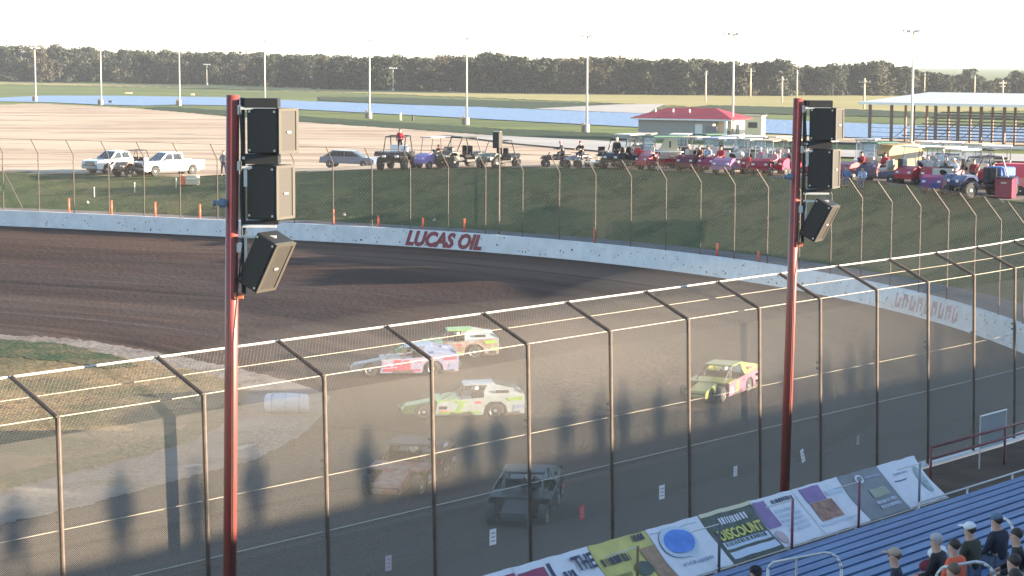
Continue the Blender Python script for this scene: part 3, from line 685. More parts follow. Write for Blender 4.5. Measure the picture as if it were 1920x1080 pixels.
for px,by,ty,l in [(56,150,114,'short light pole beside the leftmost tall mast'),(388,160,120,'short light pole before the dark wood, left of the nearer loudspeakers'),(737,172,127,'short light pole before the wood, right of centre mast')]:
    light_mast(px,by,ty,l,small=True)
def utility_pole(px,by,ty,cross,label):
    x,y,_=at(px,by,FAR); h=at_depth(px,ty,y).z-FAR
    o=empty('utility_pole',(x,y,FAR-.05),R(rng.uniform(-20,20)),label,'utility pole','wooden utility poles before the wood')
    MB().tube((0,0,0),(0,0,h),.24,.16,10).build('post',P_('pole_wood',(.50,.43,.32),.9,var=.1),o,True)
    mb=MB(); mb.box((0,.2,h-.7),(.5,.45,.7))
    if cross: mb.box((0,0,h-.9),(2.6,.12,.14)); mb.box((0,0,h-1.8),(1.7,.12,.14))
    mb.build('crossarm' if cross else 'transformer',P_('pole_wood'if cross else 'pole_grey',(.5,.43,.32) if cross else (.42,.42,.40),.9),o)
    if cross:
        for q in(-1.1,-.5,.5,1.1): MB().lathe([(.06,0),(.09,.12),(.04,.25)],(q,0,h-.83),8).build('insulator','galv',o)
for px,by,ty,c,l in [(1002,173,134,0,'slim pole left of the tall mast by the red roofed building'),(1224,176,133,0,'slim pole standing above the left end of the red roof'),(1323,192,133,0,'slim pole standing above the right half of the red roof'),(1407,182,128,1,'pole with short arms just right of the tall mast before the red roof'),
      (1466,192,143,1,'wooden pole with crossarms just left of the farther red pole'),(1494,182,131,0,'slim pole directly behind the top of the farther red pole'),(1620,205,146,1,'wooden pole with a wide top arm left of the white canopy'),(1665,178,143,0,'slim pole between the crossarm pole and the tallest mast'),(1733,178,137,0,'slim pole right of the tallest mast'),(1827,180,141,0,'slim pole beneath the round lone treetop above the canopy'),(1880,181,150,1,'pole with a wide arm near the right edge, above the canopy')]:
    utility_pole(px,by,ty,c,l)
# orange marker posts behind the wall
for i,(px,h) in enumerate([(128,1.0),(208,1.0),(290,1.0),(374,1.0),(625,1.0),(709,.75),(793,.75),(871,.85),(1116,.9),(1347,.7),(1425,.55)]):
    x,y,z=behind_wall(px,.75); o=empty('marker_post',(x,y,z-.02),0,None,'marker post','orange marker posts behind the white wall')
    o['label']=['leftmost orange marker post behind the white wall','orange marker post below the leftmost white pickup','orange marker post between the two white pickups','orange marker post just left of the nearer red pole','tallest orange marker post right of the nearer loudspeakers','orange marker post above the wall left of the painted letters','orange marker post directly above the first painted letters','dull orange marker post directly above the last painted letters','orange marker post on the shaded bank right of the letters','small orange marker post left of the farther red pole','shortest orange marker post, nearest the farther red pole'][i]
    MB().tube((0,0,0),(0,0,h),.07,.065,10).build('tube','orange',o,True); MB().lathe([(.075,h),(.08,h+.02),(.04,h+.05)],(0,0,0),10).build('end_cap','orange',o); MB().lathe([(.12,0),(.11,.06)],(0,0,0),10).build('foot',blackp,o)
for px,d,l in [(176,9,'thin pale stake on the bank, left of the others'),(252,11,'thin pale stake on the bank below the gap between the pickups'),(330,13,'thin pale stake beside the bright block')]:
    x,y,z=behind_wall(px,d); o=empty('stake',(x,y,z-.02),0,l,'stake','pale stakes in the grass bank'); MB().tube((0,0,0),(0,0,.75),.035,seg=8).build('rod','rail',o); MB().box((0,0,.72),(.10,.03,.08)).build('tag','white',o)
x,y,z=behind_wall(358,14); o=empty('barrier_block',(x,y,z),R(-15),'bright cream and orange plastic block on the grass by the right pickup','barrier')
MB().box((.1,0,.38),(1.0,.5,.72),bev=.06).build('block',cream,o); MB().box((-.62,0,.34),(.42,.5,.66),bev=.05).build('end_block','orange',o); MB().box((.1,-.255,.52),(.8,.015,.10)).build('stripe','white',o)
for px,d,l in [(163,6.5,'small pale bag on the grass bank near the left marker posts'),(645,5.5,'small pale bag on the shaded bank right of the tallest orange post'),(815,3.8,'small pale bag on the bank above the painted letters')]:
    x,y,z=behind_wall(px,d); o=empty('litter_bag',(x,y,z),0,l,'bag','pale bags lying on the bank'); MB().ball((0,0,.10),.11,10,6,1.2,.9,.8).build('sack','concrete',o,True); MB().lathe([(.025,.17),(.05,.23)],(0,0,0),8).build('knot','concrete',o)
# leaning brace at the far left of the farther fence
x,y,z=behind_wall(42,.1); nx,ny=nrm_at(s_near(*UN(x,y))); a=Vector((x,y,WH+.1)); T=Vector((-ny,nx,0))
MB().tube(a,a+T*1.75+Vector((0,0,2.9)),.03,seg=8).build('brace','steel',ff)
# small speaker pole at the farther fence
x,y,z=behind_wall(936,.7); o=empty('speaker_post',(x,y,z-.02),0,'slim post with one small loudspeaker box behind the farther fence','pole')
t=at_depth(936,246,y).z-z; MB().tube((0,0,0),(0,0,t),.07,.06,10).build('post','steel',o)
o=empty('loudspeaker',(x-.12,y-.05,z+t-.55),R(-26),'small loudspeaker on the slim post beside the dark buggy','loudspeaker'); MB().box((0,0,0),(.42,.5,1.0),bev=.02).build('cabinet','black',o); MB().box((.22,0,0),(.02,.46,.95)).build('grille','grille',o); MB().box((-.0,0,.53),(.5,.1,.04)).build('bracket_arm','rail',o)
# ------------------------------------------------------------------ road vehicles on the bank
def pickup(loc,head,label,dirty=False):
    r=empty('pickup_truck',loc,R(90-head),label,'pickup truck','white pickups parked on the bank')
    arch=lambda c,rr=.46:[(c+rr,.42),(c+rr*.8,.72),(c+rr*.35,.90),(c-rr*.35,.90),(c-rr*.8,.72),(c-rr,.42)]
    r.scale=(.92,.92,.95)
    low=[(2.85,.45),(2.90,.70),(2.84,1.02),(2.70,1.12),(1.55,1.20),(-2.85,1.22),(-2.90,.60),(-2.85,.50)]
    body=[(2.86,.45),(2.92,.70),(2.84,1.04),(2.68,1.14),(1.5,1.22),(-.95,1.24),(-2.86,1.22),(-2.9,.55)]+[p for p in reversed(arch(-1.75))]+[p for p in reversed(arch(1.82))]
    body=[body[0],body[1],body[2],body[3],body[4],body[5],body[6],body[7]]+[(-1.75-.46,.42),(-1.75-.37,.72),(-1.75-.16,.90),(-1.75+.16,.90),(-1.75+.37,.72),(-1.75+.46,.42)]+[(1.82-.46,.42),(1.82-.37,.72),(1.82-.16,.90),(1.82+.16,.90),(1.82+.37,.72),(1.82+.46,.42)]
    for s in(-1,1): MB().prism(body,s*.97-.03,s*.97+.03).build('side_panel',whitep,r)
    MB().prism([(1.35,1.20),(2.70,1.13),(2.86,1.02),(2.86,.98),(1.35,1.10)],-.95,.95).build('hood',whitep,r)
    MB().prism([(2.80,.45),(2.93,.5),(2.95,.68),(2.80,.70)],-.97,.97).build('bumper',P_('chrome_grey',(.35,.40,.46),.35,metal=.4),r)
    MB().prism([(2.84,.70),(2.905,.72),(2.88,1.04),(2.80,1.06)],-.55,.55).build('grille',blackp,r)
    MB().box((0,0,.42),(5.2,1.5,.22)).build('frame',blackp,r)
    cab=MB(); top=.74; V=[(1.40,-.95,1.18),(1.40,.95,1.18),(-.98,-.95,1.22),(-.98,.95,1.22),(.55,-top,1.86),(.55,top,1.86),(-.82,-top,1.88),(-.82,top,1.88)]
    cab.add(V,[(0,1,5,4),(2,6,7,3),(4,5,7,6),(0,4,6,2),(1,3,7,5),(0,2,3,1)]); cab.build('cab',whitep,r)
    g=MB(); e=.012
    def quad(a,b,c,d,n):
        n=Vector(n)*e; g.add([Vector(p)+n for p in(a,b,c,d)],[(0,1,2,3)])
    quad((1.34,-.84,1.24),(1.34,.84,1.24),(.62,.66,1.80),(.62,-.66,1.80),(.7,0,.6)); g.build('windshield','glass',r)
    for s in(-1,1):
        for (x0,x1,x2,x3) in ((1.02,.12,.12,.55),(.04,-.78,-.72,.04)):
            g=MB(); f=lambda x,z:(x,s*(.95-.21*(z-1.2)/.66+.012),z); g.add([f(x0,1.28),f(x1,1.28),f(x2,1.76),f(x3,1.76)],[(0,1,2,3)]); g.build('side_window','glass',r)
        MB().box((1.0,s*1.06,1.30),(.10,.16,.20),bev=.03).build('mirror',blackp,r)
        MB().box((2.82,s*.76,.90),(.12,.34,.24),bev=.03).build('headlight',P_('lamp_glass',(.55,.6,.65),.15),r)
        MB().box((.5,s*1.005,1.08),(.16,.02,.03)).build('door_handle',blackp,r)
        for x in(1.82,-1.75): wheel(r,(x,s*.84,.40),.40,.27)
    MB().box((-1.92,0,.72),(1.85,1.8,.06)).build('bed_floor',blackp,r); MB().box((-2.86,0,.90),(.06,1.88,.62)).build('tailgate',whitep,r)
    return r
x,y,z=behind_wall(217,24); pickup((x,y,z),-142,'left white pickup with its grille turned to the track, partly covered by the muddy cart')
x,y,z=behind_wall(316,22.5); pickup((x,y,z),-130,'right white pickup shown side-on, with a sunlit door and blue shaded grille')
def golf_cart(loc,head,label,body,roofc,people=(),screen=True,rear='bag',roofh=1.85,group='carts parked along the top of the bank',long=0):
    r=empty('golf_cart',loc,R(90-head),label,'golf cart',group); L=long; r.scale=(1.17,1.17,1.2)
    MB().prism([(1.18,.30),(1.22,.52),(1.02,.80),(.66,.92),(.50,.86),(.46,.34)],-.56,.56).build('front_cowl',body,r)
    MB().prism([(.5,.26),(.5,.34),(-1.0-L,.34),(-1.0-L,.26)],-.56,.56).build('floor',blackp,r)
    MB().prism([(-.05,.34),(-.05,.58),(-.75-L,.62),(-1.15-L,.80),(-1.22-L,.40),(-.6-L,.36)],-.57,.57).build('rear_body',body,r)
    st=MB(); st.box((-.25,0,.68),(.52,1.04,.14),bev=.04); st.box((-.50,0,.95),(.12,1.04,.42),bev=.04)
    if L: st.box((-.25-L,0,.72),(.5,1.04,.14),bev=.04); st.box((-.5-L,0,.97),(.12,1.04,.4),bev=.04)
    st.build('seat',P_('seat_vinyl',(.50,.46,.40),.6),r)
    if roofc is not None:
        MB().box((-.15-L/2,0,roofh),(1.75+L,1.16,.07),bev=.03).build('canopy',roofc,r)
        for s in(-1,1):
            for x0,x1 in((.72,.52),(-.92-L,-.85-L)): MB().tube((x0,s*.50,.75),(x1,s*.50,roofh-.02),.018,seg=6).build('canopy_post',blackp,r)
        if screen: 
            mb=MB(); mb.add([(.70,-.49,.92),(.70,.49,.92),(.55,.49,roofh-.06),(.55,-.49,roofh-.06)],[(0,1,2,3)]); mb.build('windscreen',P_('screen_clear',(.5,.6,.65),.1,alpha=.35),r)
    MB().tube((.42,.25,.80),(.22,.25,.98),.015,seg=6).lathe([(.17,-.012),(.19,0),(.17,.012)],(.20,.25,1.0),14,Matrix.Rotation(R(-50),4,'Y')).build('steering_wheel',blackp,r)
    for s in(-1,1):
        MB().box((1.19,s*.38,.62),(.05,.18,.10),bev=.02).build('headlight','white',r)
        wheel(r,(.82,s*.48,.23),.23,.18,14); wheel(r,(-.72-L,s*.48,.23),.23,.18,14)
    if rear=='bag': MB().box((-1.12-L,0,1.0),(.26,.8,.5),bev=.06).build('rear_basket',blackp,r)
    return r
def utv(loc,head,label,body,roof=True,big=1.0,seatc=blackc,rack=None):
    r=empty('utility_buggy',loc,R(90-head),label,'buggy','off-road buggies on the bank'); r.scale=(big*1.08,)*3
    MB().prism([(1.45,.55),(1.50,.78),(1.15,.98),(.60,1.02),(.50,.50),(.9,.42)],-.55,.55).build('hood',body,r)
    MB().prism([(.6,.38),(.6,.52),(-1.4,.52),(-1.4,.38)],-.62,.62).build('floor',blackp,r)
    MB().prism([(-.55,.52),(-.50,.85),(-1.45,.95),(-1.50,.60),(-1.3,.5)],-.62,.62).build('rear_bed',body,r)
    for s in(-1,1): MB().prism([(1.5,.78),(1.32,1.02),(.95,1.04),(.75,.80),(.8,.76),(1.0,.94),(1.28,.94)],s*.75-.16,s*.75+.16).build('fender',body,r); MB().box((1.50,s*.36,.76),(.05,.22,.12),bev=.02).build('headlight','white',r)
    cg=MB()
    for s in(-1,1): cg.poly([(.78,s*.58,.9),(.35,s*.56,1.78),(-.65,s*.56,1.82),(-.95,s*.60,.9)],.03,8)
    cg.tube((.35,-.56,1.78),(.35,.56,1.78),.03,seg=8); cg.tube((-.65,-.56,1.82),(-.65,.56,1.82),.03,seg=8); cg.tube((-.95,-.6,.9),(-.95,.6,.9),.03,seg=8); cg.build('roll_cage',blackp,r)
    if roof: MB().box((-.15,0,1.85),(1.15,1.16,.06),bev=.02).build('canopy',blackp,r)
    if rack: MB().box((-1.0,0,1.15),(.8,1.05,.42),bev=.05).build('cargo_box',rack,r)
    for s in(-1,1):
        st=MB(); st.box((-.15,s*.28,.70),(.46,.46,.16),bev=.05); st.box((-.40,s*.28,1.02),(.14,.46,.60),bev=.05); st.build('seat',seatc,r)
        for x in(1.05,-1.02): wheel(r,(x,s*.66,.36),.36,.28,16); 
        MB().tube((1.05,s*.1,.45),(1.05,s*.6,.38),.03,seg=6).build('suspension_arm','galv',r)
    return r
def quad_bike(loc,head,label,body):
    r=empty('quad_bike',loc,R(90-head),label,'quad bike','quad bikes on the bank')
    MB().prism([(.95,.60),(.85,.78),(.35,.86),(.10,.78),(-.55,.82),(-.95,.78),(-.90,.62),(-.2,.50),(.5,.5)],-.22,.22).build('body',body,r)
    MB().box((-.25,0,.84),(.75,.30,.12),bev=.05).build('seat',blackc,r)
    for s in(-1,1):
        MB().prism([(.98,.56),(.85,.74),(.45,.74),(.32,.58),(.5,.66),(.82,.66)],s*.42-.17,s*.42+.17).build('fender',body,r)
        MB().prism([(-.35,.58),(-.5,.74),(-.9,.74),(-1.02,.58),(-.86,.66),(-.5,.66)],s*.42-.17,s*.42+.17).build('fender',body,r)
        wheel(r,(.64,s*.44,.28),.28,.22,14); wheel(r,(-.64,s*.44,.28),.28,.24,14)
    MB().tube((.35,-.36,1.04),(.35,.36,1.04),.018,seg=6).tube((.50,0,.80),(.35,0,1.04),.03,seg=6).build('handlebar',blackp,r)
    MB().box((-.85,0,.88),(.5,.7,.05)).build('rack',blackp,r)
    return r
def on_cart(px,d,head,pose,dx,dy,dz,label,**k):
    x,y,z=behind_wall(px,d); a=R(90-head); return person(pose,(x+dx*math.cos(a)-dy*math.sin(a),y+dx*math.sin(a)+dy*math.cos(a),z+dz*1.14),head,label,group='people with the parked carts',**k)
def bw(px,d): return behind_wall(px,d)
# left to right along the crest
utv(bw(252,21),-140,'mud brown low buggy parked between the two white pickups',P_('mud_brown',(.20,.15,.13),.8,var=.3),roof=False)
person('hips',bw(420,21),-150,'person in grey shirt with hand on hip, standing right of the white pickups',top=greyc,legs=navy,hair='hair_b',scale=1.08)
# dark car low behind the crest
x,y,z=behind_wall(655,36); r=empty('parked_car',(x,y,z-.03),R(90-100),'dark blue-grey car with only its roof showing above the bank','car')
MB().prism([(2.2,.3),(2.25,.6),(1.9,.85),(-2.2,.9),(-2.3,.4)],-.88,.88).build('body',P_('slate_car',(.10,.13,.20),.35,coat=.5),r)
MB().prism([(1.2,.85),(.45,1.36),(-1.2,1.42),(-2.05,.9)],-.72,.72).build('cabin',P_('slate_car',(.10,.13,.20),.35),r)
for s in(-1,1):
    MB().prism([(.95,.92),(.40,1.28),(-.2,1.32),(-.2,.92)],s*.73-.01,s*.73+.01).build('side_window','glass',r); MB().prism([(-.28,.92),(-.28,1.32),(-1.1,1.33),(-1.75,.94)],s*.73-.01,s*.73+.01).build('side_window','glass',r)
    for xx in(1.4,-1.4): wheel(r,(xx,s*.8,.32),.32,.22)
mb=MB(); mb.add([(1.22,-.62,.90),(1.22,.62,.90),(.52,.6,1.33),(.52,-.6,1.33)],[(0,1,2,3)]); mb.build('windshield','glass',r)
utv(bw(745,21.5),-168,'big black buggy with a red shirted person standing up in it',blackp,roof=False,big=1.22,seatc=whitec)
on_cart(745,21.5,-168,'stand',-.75,.0,1.05,'person in red shirt standing high in the big black buggy',top=redc,legs=navy,hair='hair_d')
golf_cart(bw(815,22),-130,'purple and lilac golf cart with a thin framed roof',purple,mat('clear_canopy',(.65,.55,.50),.5),screen=False)
on_cart(815,22,-130,'sit',-.25,.2,.72,'person in maroon shirt driving the lilac golf cart',top=maroon,legs=navy,hair='hair_b')
utv(bw(866,22.5),-125,'dark green-black roofed buggy right of the lilac golf cart',P_('dark_green_body',(.05,.06,.05),.4),roof=True,big=1.12,rack=None)
utv(bw(935,21.5),-140,'pale grey camouflage buggy with no roof beside the slim speaker post',P_('camo',(.30,.32,.27),.7,c2=(.05,.06,.05),scale=3),roof=False,big=.98)
quad_bike(bw(1040,21.5),-95,'dark blue quad bike, left of the two quad bikes',navy)
on_cart(1049,21.5,-95,'ride',-.25,0,.84,'rider in dark blue with a reddish cap on the left quad bike',top=navy,legs=navy,cap=pinkc)
quad_bike(bw(1083,21.5),-150,'black and white quad bike, right of the two quad bikes',P_('bw',(.5,.5,.52),.5,c2=(.03,.03,.04),scale=4))
on_cart(1087,21.5,-150,'ride',-.25,0,.84,'rider with a dark red helmet on the right quad bike',top=blackc,legs=navy,cap=maroon,brim=False)
x,y,z=bw(1125,21.5); o=empty('folding_chair',(x,y,z),R(200),'black backed chair standing on the white trailer bed between quad bike and carts','chair'); 
MB().box((0,0,.92),(.5,.5,.06),bev=.02).build('seat',blackc,o); MB().box((0,.24,1.22),(.5,.05,.55),bev=.02).build('backrest',blackc,o)
for sx in(-1,1):
    for sy in(-1,1): MB().tube((sx*.22,sy*.22,.50),(sx*.22,sy*.22,.92),.018,seg=6).build('leg','galv',o)
o=empty('flat_trailer',(x,y+.1,z),R(10),'low pale trailer beneath the black backed chair','trailer'); MB().box((0,0,.42),(2.0,1.2,.12),bev=.02).build('deck',whitep,o); [wheel(o,(0,s*.7,.28),.28,.18,14) for s in(-1,1)]; MB().tube((1.0,0,.4),(1.7,0,.36),.04,seg=8).build('tow_bar','galv',o)
utv(bw(1165,22),-150,'black buggy at the left end of the crowded row',blackp,roof=True,big=1.02)
on_cart(1156,21.2,-150,'stand',.0,.0,.15,'person in black with grey hair standing left of the white roofed carts',top=blackc,legs=blackc,hair='hair_g',scale=1.1)
golf_cart(bw(1178,25),-145,'white roofed red cart behind the leftmost black buggy',red,whitep)
golf_cart(bw(1232,22),-125,'long red cart with a teal windscreen',red,P_('green_canopy',(.05,.12,.08),.6),long=.8)
on_cart(1196,21.2,-140,'sit',0,0,.75,'person in bright red sitting at the front of the long red cart',top=redc,legs=navy,cap=whitec)
# cream sign board (racing wing)
x,y,z=bw(1256,21.4); o=empty('sign_board',(x,y,z),R(-18),'cream upright board with a dark stroke, standing on the red cart row','board')
MB().prism([(-.78,1.30),(-.35,2.15),(.45,2.22),(.55,1.34)],-.03,.03).build('panel',cream,o); MB().box((0,-.04,1.75),(.10,.015,.42)).build('mark',blackp,o); MB().box((-.1,0,1.27),(1.9,.5,.06)).build('shelf','white',o)
for sx in(-.8,.6): MB().tube((sx,0,0),(sx,0,1.27),.03,seg=6).build('leg','galv',o)
golf_cart(bw(1300,22.5),-150,'dark plum cart with cream roof, right of the cream board',P_('plum',(.13,.02,.04),.4),cream,screen=False)
on_cart(1304,22.5,-150,'sit',-.2,.2,.72,'person in brown seated in the dark plum cart under a cream roof',top=P_('brown_cloth',(.16,.09,.07),.9),legs=greyc)
golf_cart(bw(1345,23),-140,'deep red cart with a blue-white roof',P_('violet_red',(.26,.02,.07),.4),P_('pale_blue_canopy',(.45,.55,.70),.5))
on_cart(1328,22.2,-150,'sit',0,0,.75,'person in white and blue stripes beside the blue-white roofed cart',top=P_('striped_cloth',(.65,.68,.75),.9,c2=(.12,.18,.35),scale=6),legs=navy)
golf_cart(bw(1368,20.8),-150,'roofless cart with a lilac front, low in the row',P_('lilac_red',(.34,.16,.28),.4),None,rear='bag')
golf_cart(bw(1398,22.5),-150,'red cart with a dark flat roof edged in white',red,P_('black_white_canopy',(.70,.72,.72),.6,c2=(.05,.05,.05),scale=2))
golf_cart(bw(1440,22),-150,'red cart with a cream roof, two carts left of the farther red pole',red,cream)
golf_cart(bw(1473,23.5),-140,'crimson cart with a yellowish roof tucked behind the farther red pole',P_('crimson_body',(.45,.02,.07),.4),P_('yellow_canopy',(.60,.55,.30),.6))
on_cart(1452,21,-150,'sit',0,0,.72,'person in pink seated by the cream roofed cart',top=pinkc,legs=navy,cap=whitec)
on_cart(1514,24,-150,'stand',0,0,.1,'person in bright white standing right of the farther red pole',top=whitec,legs=whitec)
golf_cart(bw(1540,22.5),-150,'red cart hidden behind the farther loudspeakers',red,whitep)
golf_cart(bw(1612,22),-120,'open red cart without a roof, right of the farther loudspeakers',red,None,long=.5)
on_cart(1612,22,-120,'sit',-.2,0,.72,'driver in red with a black cap in the open red cart',top=redc,legs=navy,cap=blackc)
golf_cart(bw(1645,23.5),-130,'plum cart with a dark green roof and white bag on top',P_('plum',(.13,.02,.04),.4),P_('green_canopy',(.05,.12,.08),.6))
golf_cart(bw(1652,20.8),-60,'dark blue cart parked low on the slope with white lettering panel',darkblue,None)
# tan covered load
x,y,z=bw(1686,25); o=empty('covered_trailer',(x,y,z),R(20),'tan canvas covered trailer glowing in the sun above the cart row','trailer')
MB().prism([(-1.1,.55),(-1.2,1.7),(-.9,2.05),(.9,2.15),(1.2,1.7),(1.1,.55)],-.8,.8).build('canvas_cover',tan,o); MB().box((0,0,.5),(2.3,1.5,.12)).build('deck',blackp,o); [wheel(o,(0,s*.85,.3),.3,.2,14) for s in(-1,1)]
golf_cart(bw(1722,22),-130,'red cart with a white windscreen frame right of the tan trailer',red,whitep)
on_cart(1722,22,-130,'sit',-.2,.2,.72,'driver in pale blue with a white cap, right of the tan trailer',top=P_('pale_blue_cloth',(.5,.58,.68),.9),legs=navy,cap=whitec)
golf_cart(bw(1765,22.5),-140,'red cart with cream roof in the sun, third from the right trailer',red,cream,long=.6)
on_cart(1768,24.5,-150,'stand',0,0,.25,'person with white hood standing tall behind the red carts',top=P_('pale_blue_cloth',(.5,.58,.68),.9),legs=navy,cap=whitec,brim=False)
golf_cart(bw(1808,23),-120,'maroon cart with a wide white roof blazing in the sun',P_('maroon_body',(.25,.02,.05),.4),whitep,long=.6)
golf_cart(bw(1762,19.6),-150,'small red and blue cart parked low on the slope',P_('red_blue',(.35,.03,.08),.4,c2=(.03,.07,.25),scale=1.5),None)
utv(bw(1842,20),-110,'dark blue buggy low on the slope in front of the red box trailer',darkblue,roof=False,big=1.15,rack=P_('blue_bag',(.10,.18,.42),.7))
golf_cart(bw(1855,24.5),-140,'cart with a thin black roof near the right edge',P_('maroon_body',(.25,.02,.05),.4),blackp)
x,y,z=bw(1886,20.5); o=empty('equipment_box',(x,y,z),R(-25),'dark maroon equipment box beside the red box trailer','box'); MB().box((0,0,.6),(1.0,.9,1.1),bev=.05).build('case',P_('maroon_body',(.25,.02,.05),.4),o); MB().box((0,0,1.17),(1.05,.95,.06)).build('lid',char,o); MB().box((0,-.46,.9),(.3,.03,.06)).build('handle','galv',o)
x,y,z=bw(1915,23); o=empty('box_trailer',(x,y,z),R(-28),'bright red box trailer at the right edge of the bank','trailer'); MB().box((0,0,1.05),(2.6,1.7,1.5),bev=.05).build('body',P_('bright_red',(.62,.04,.06),.4),o); MB().box((0,-.86,.75),(1.0,.02,.6)).build('door',P_('door_red',(.75,.25,.2),.5),o); MB().box((0,0,.28),(2.5,1.4,.1)).build('chassis',blackp,o)
for s in(-1,1): wheel(o,(.2,s*.78,.3),.3,.2,14)
rq=random.Random(4)
for i,(px,body,roofc,lab) in enumerate([(1208,red,cream,'red cart with cream roof in the back rank, over the long red cart'),(1275,P_('maroon_body',(.25,.02,.05),.4),whitep,'maroon cart with white roof in the back rank, right of the cream board'),(1325,red,P_('green_canopy',(.05,.12,.08),.6),'red cart with dark green roof in the back rank, behind the blue-white roofed one'),(1378,whitep,whitep,'all white cart in the back rank, behind the small lilac one'),
    (1420,red,whitep,'red cart with white roof in the back rank, between the dark and cream roofs'),(1455,P_('crimson_body',(.45,.02,.07),.4),cream,'crimson cart with cream roof in the back rank, just left of the red pole'),(1625,whitep,P_('black_white_canopy',(.70,.72,.72),.6),'white cart in the back rank behind the open red cart'),(1745,whitep,whitep,'white cart in the back rank right of the tan trailer'),
    (1785,red,whitep,'red cart with white roof in the back rank, behind the tall hooded person'),(1830,whitep,cream,'white cart with cream roof in the back rank near the right trailer'),(1875,red,whitep,'red cart with white roof in the back rank, behind the maroon equipment box')]):
    golf_cart(bw(px,26.5+rq.random()*1.5),-150+rq.uniform(-20,25),lab,body,roofc,screen=rq.random()<.5)
for px,pose,c,cp,lab in [(1246,'stand',P_('pale_blue_cloth',(.5,.58,.68),.9),None,'person in pale blue standing behind the cream board'),(1291,'stand',whitec,whitec,'person in white cap and shirt standing left of the plum cart'),(1352,'sit',redc,None,'person in red seated by the deep red cart'),(1388,'sit',whitec,maroon,'person in white with maroon cap by the dark flat roof'),(1426,'stand',redc,whitec,'person in red with white cap standing between two red carts'),(1462,'stand',greyc,None,'person in grey standing just left of the farther red pole'),
    (1660,'sit',redc,blackc,'person in red with black cap on the plum cart'),(1740,'stand',whitec,None,'person in white standing right of the tan trailer'),(1790,'sit',whitec,whitec,'person in white on the maroon cart with the blazing roof'),(1826,'stand',maroon,None,'person in maroon standing behind the dark blue buggy'),(1862,'stand',whitec,blackc,'person in white with black cap standing left of the maroon box')]:
    on_cart(px,23 if pose=='stand' else 22,-150,pose,0,0,.0 if pose=='stand' else .75,lab,top=c,legs=navy,cap=cp)
x,y,z=bw(1600,19.8)
for k,(px,l,c) in enumerate([(1588,'person in grey-blue crouched on the slope, left of a pair',bluec),(1618,'person in striped top sitting on the slope, right of a pair',P_('striped_cloth',(.65,.68,.75),.9))]):
    a=bw(px,19.2); person('sit',(a[0],a[1],a[2]+.35),-155,l,top=c,legs=jeans,group='people with the parked carts')
# ------------------------------------------------------------------ distant buildings
x,y,_=at(1283,263,FAR); a=R(-25); o=empty('red_roofed_building',(x+1.2,y+3,FAR),a,'low building with a maroon hipped roof by the lake','building')
Lx,Ly,Hh=13.2,7.0,2.75
gw=P_('wall_in_shade',(.30,.295,.275),.8,var=.05); tanw=P_('wall_in_sun',(.62,.55,.42),.8,var=.05)  # grey holds the shade on the walls, tan the sunlit right end
MB().box((-1.0,0,Hh/2),(10.4,Ly,Hh)).build('wall',gw,o); MB().box((5.2,.8,Hh/2),(2.0,Ly-1.6,Hh)).build('entrance_wall',tanw,o)
rf=MB(); V=[(-7.1,-4.2,Hh),(7.1,-4.2,Hh),(7.1,4.2,Hh),(-7.1,4.2,Hh),(-3.4,0,Hh+1.45),(3.4,0,Hh+1.45),(-7.1,-4.2,Hh+.12),(7.1,-4.2,Hh+.12),(7.1,4.2,Hh+.12),(-7.1,4.2,Hh+.12)]
rf.add(V,[(0,1,2,3),(6,7,5,4),(7,8,5),(8,9,4,5),(9,6,4),(0,6,7,1),(1,7,8,2),(2,8,9,3),(3,9,6,0)]); rf.build('roof',P_('maroon_roof',(.27,.022,.032),.5,var=.08),o)
MB().box((0,-4.22,Hh-.02),(14.1,.06,.2)).build('gutter','white',o)
for q in(-4.5,-2,.3): MB().lathe([(.10,0),(.10,.5),(.15,.55)],(q,-1.7,Hh+.75),10).build('roof_vent','white',o)
MB().box((2.3,-3.55,1.1),(1.0,.10,2.1)).build('door',P_('white_door',(.7,.7,.7),.6),o); MB().box((6.1,-3.9,Hh/2),(.3,.3,Hh)).build('porch_post','white',o); MB().box((4.0,-3.55,1.2),(1.6,.08,1.5)).build('shutter',P_('dark_grey_shutter',(.18,.19,.20),.7),o); MB().box((6.24,.5,1.1),(.08,1.2,2.0)).build('side_door',blackp,o)
x,y,_=at(1416,254,FAR); o=empty('ticket_booth',(x,y+1,FAR),R(-20),'small cream booth with one dark window right of the red roofed building','booth')
MB().box((0,0,1.35),(2.5,2.2,2.7)).build('wall',P_('booth_cream',(.80,.68,.45),.7),o); MB().box((0,-1.12,1.45),(1.3,.06,.8)).build('window','glass',o); MB().box((0,0,2.76),(2.9,2.6,.14)).build('roof',P_('booth_roof',(.4,.38,.34),.7),o); MB().box((1.27,0,1.1),(.05,.8,2.0)).build('door',P_('booth_door',(.6,.55,.5),.7),o)
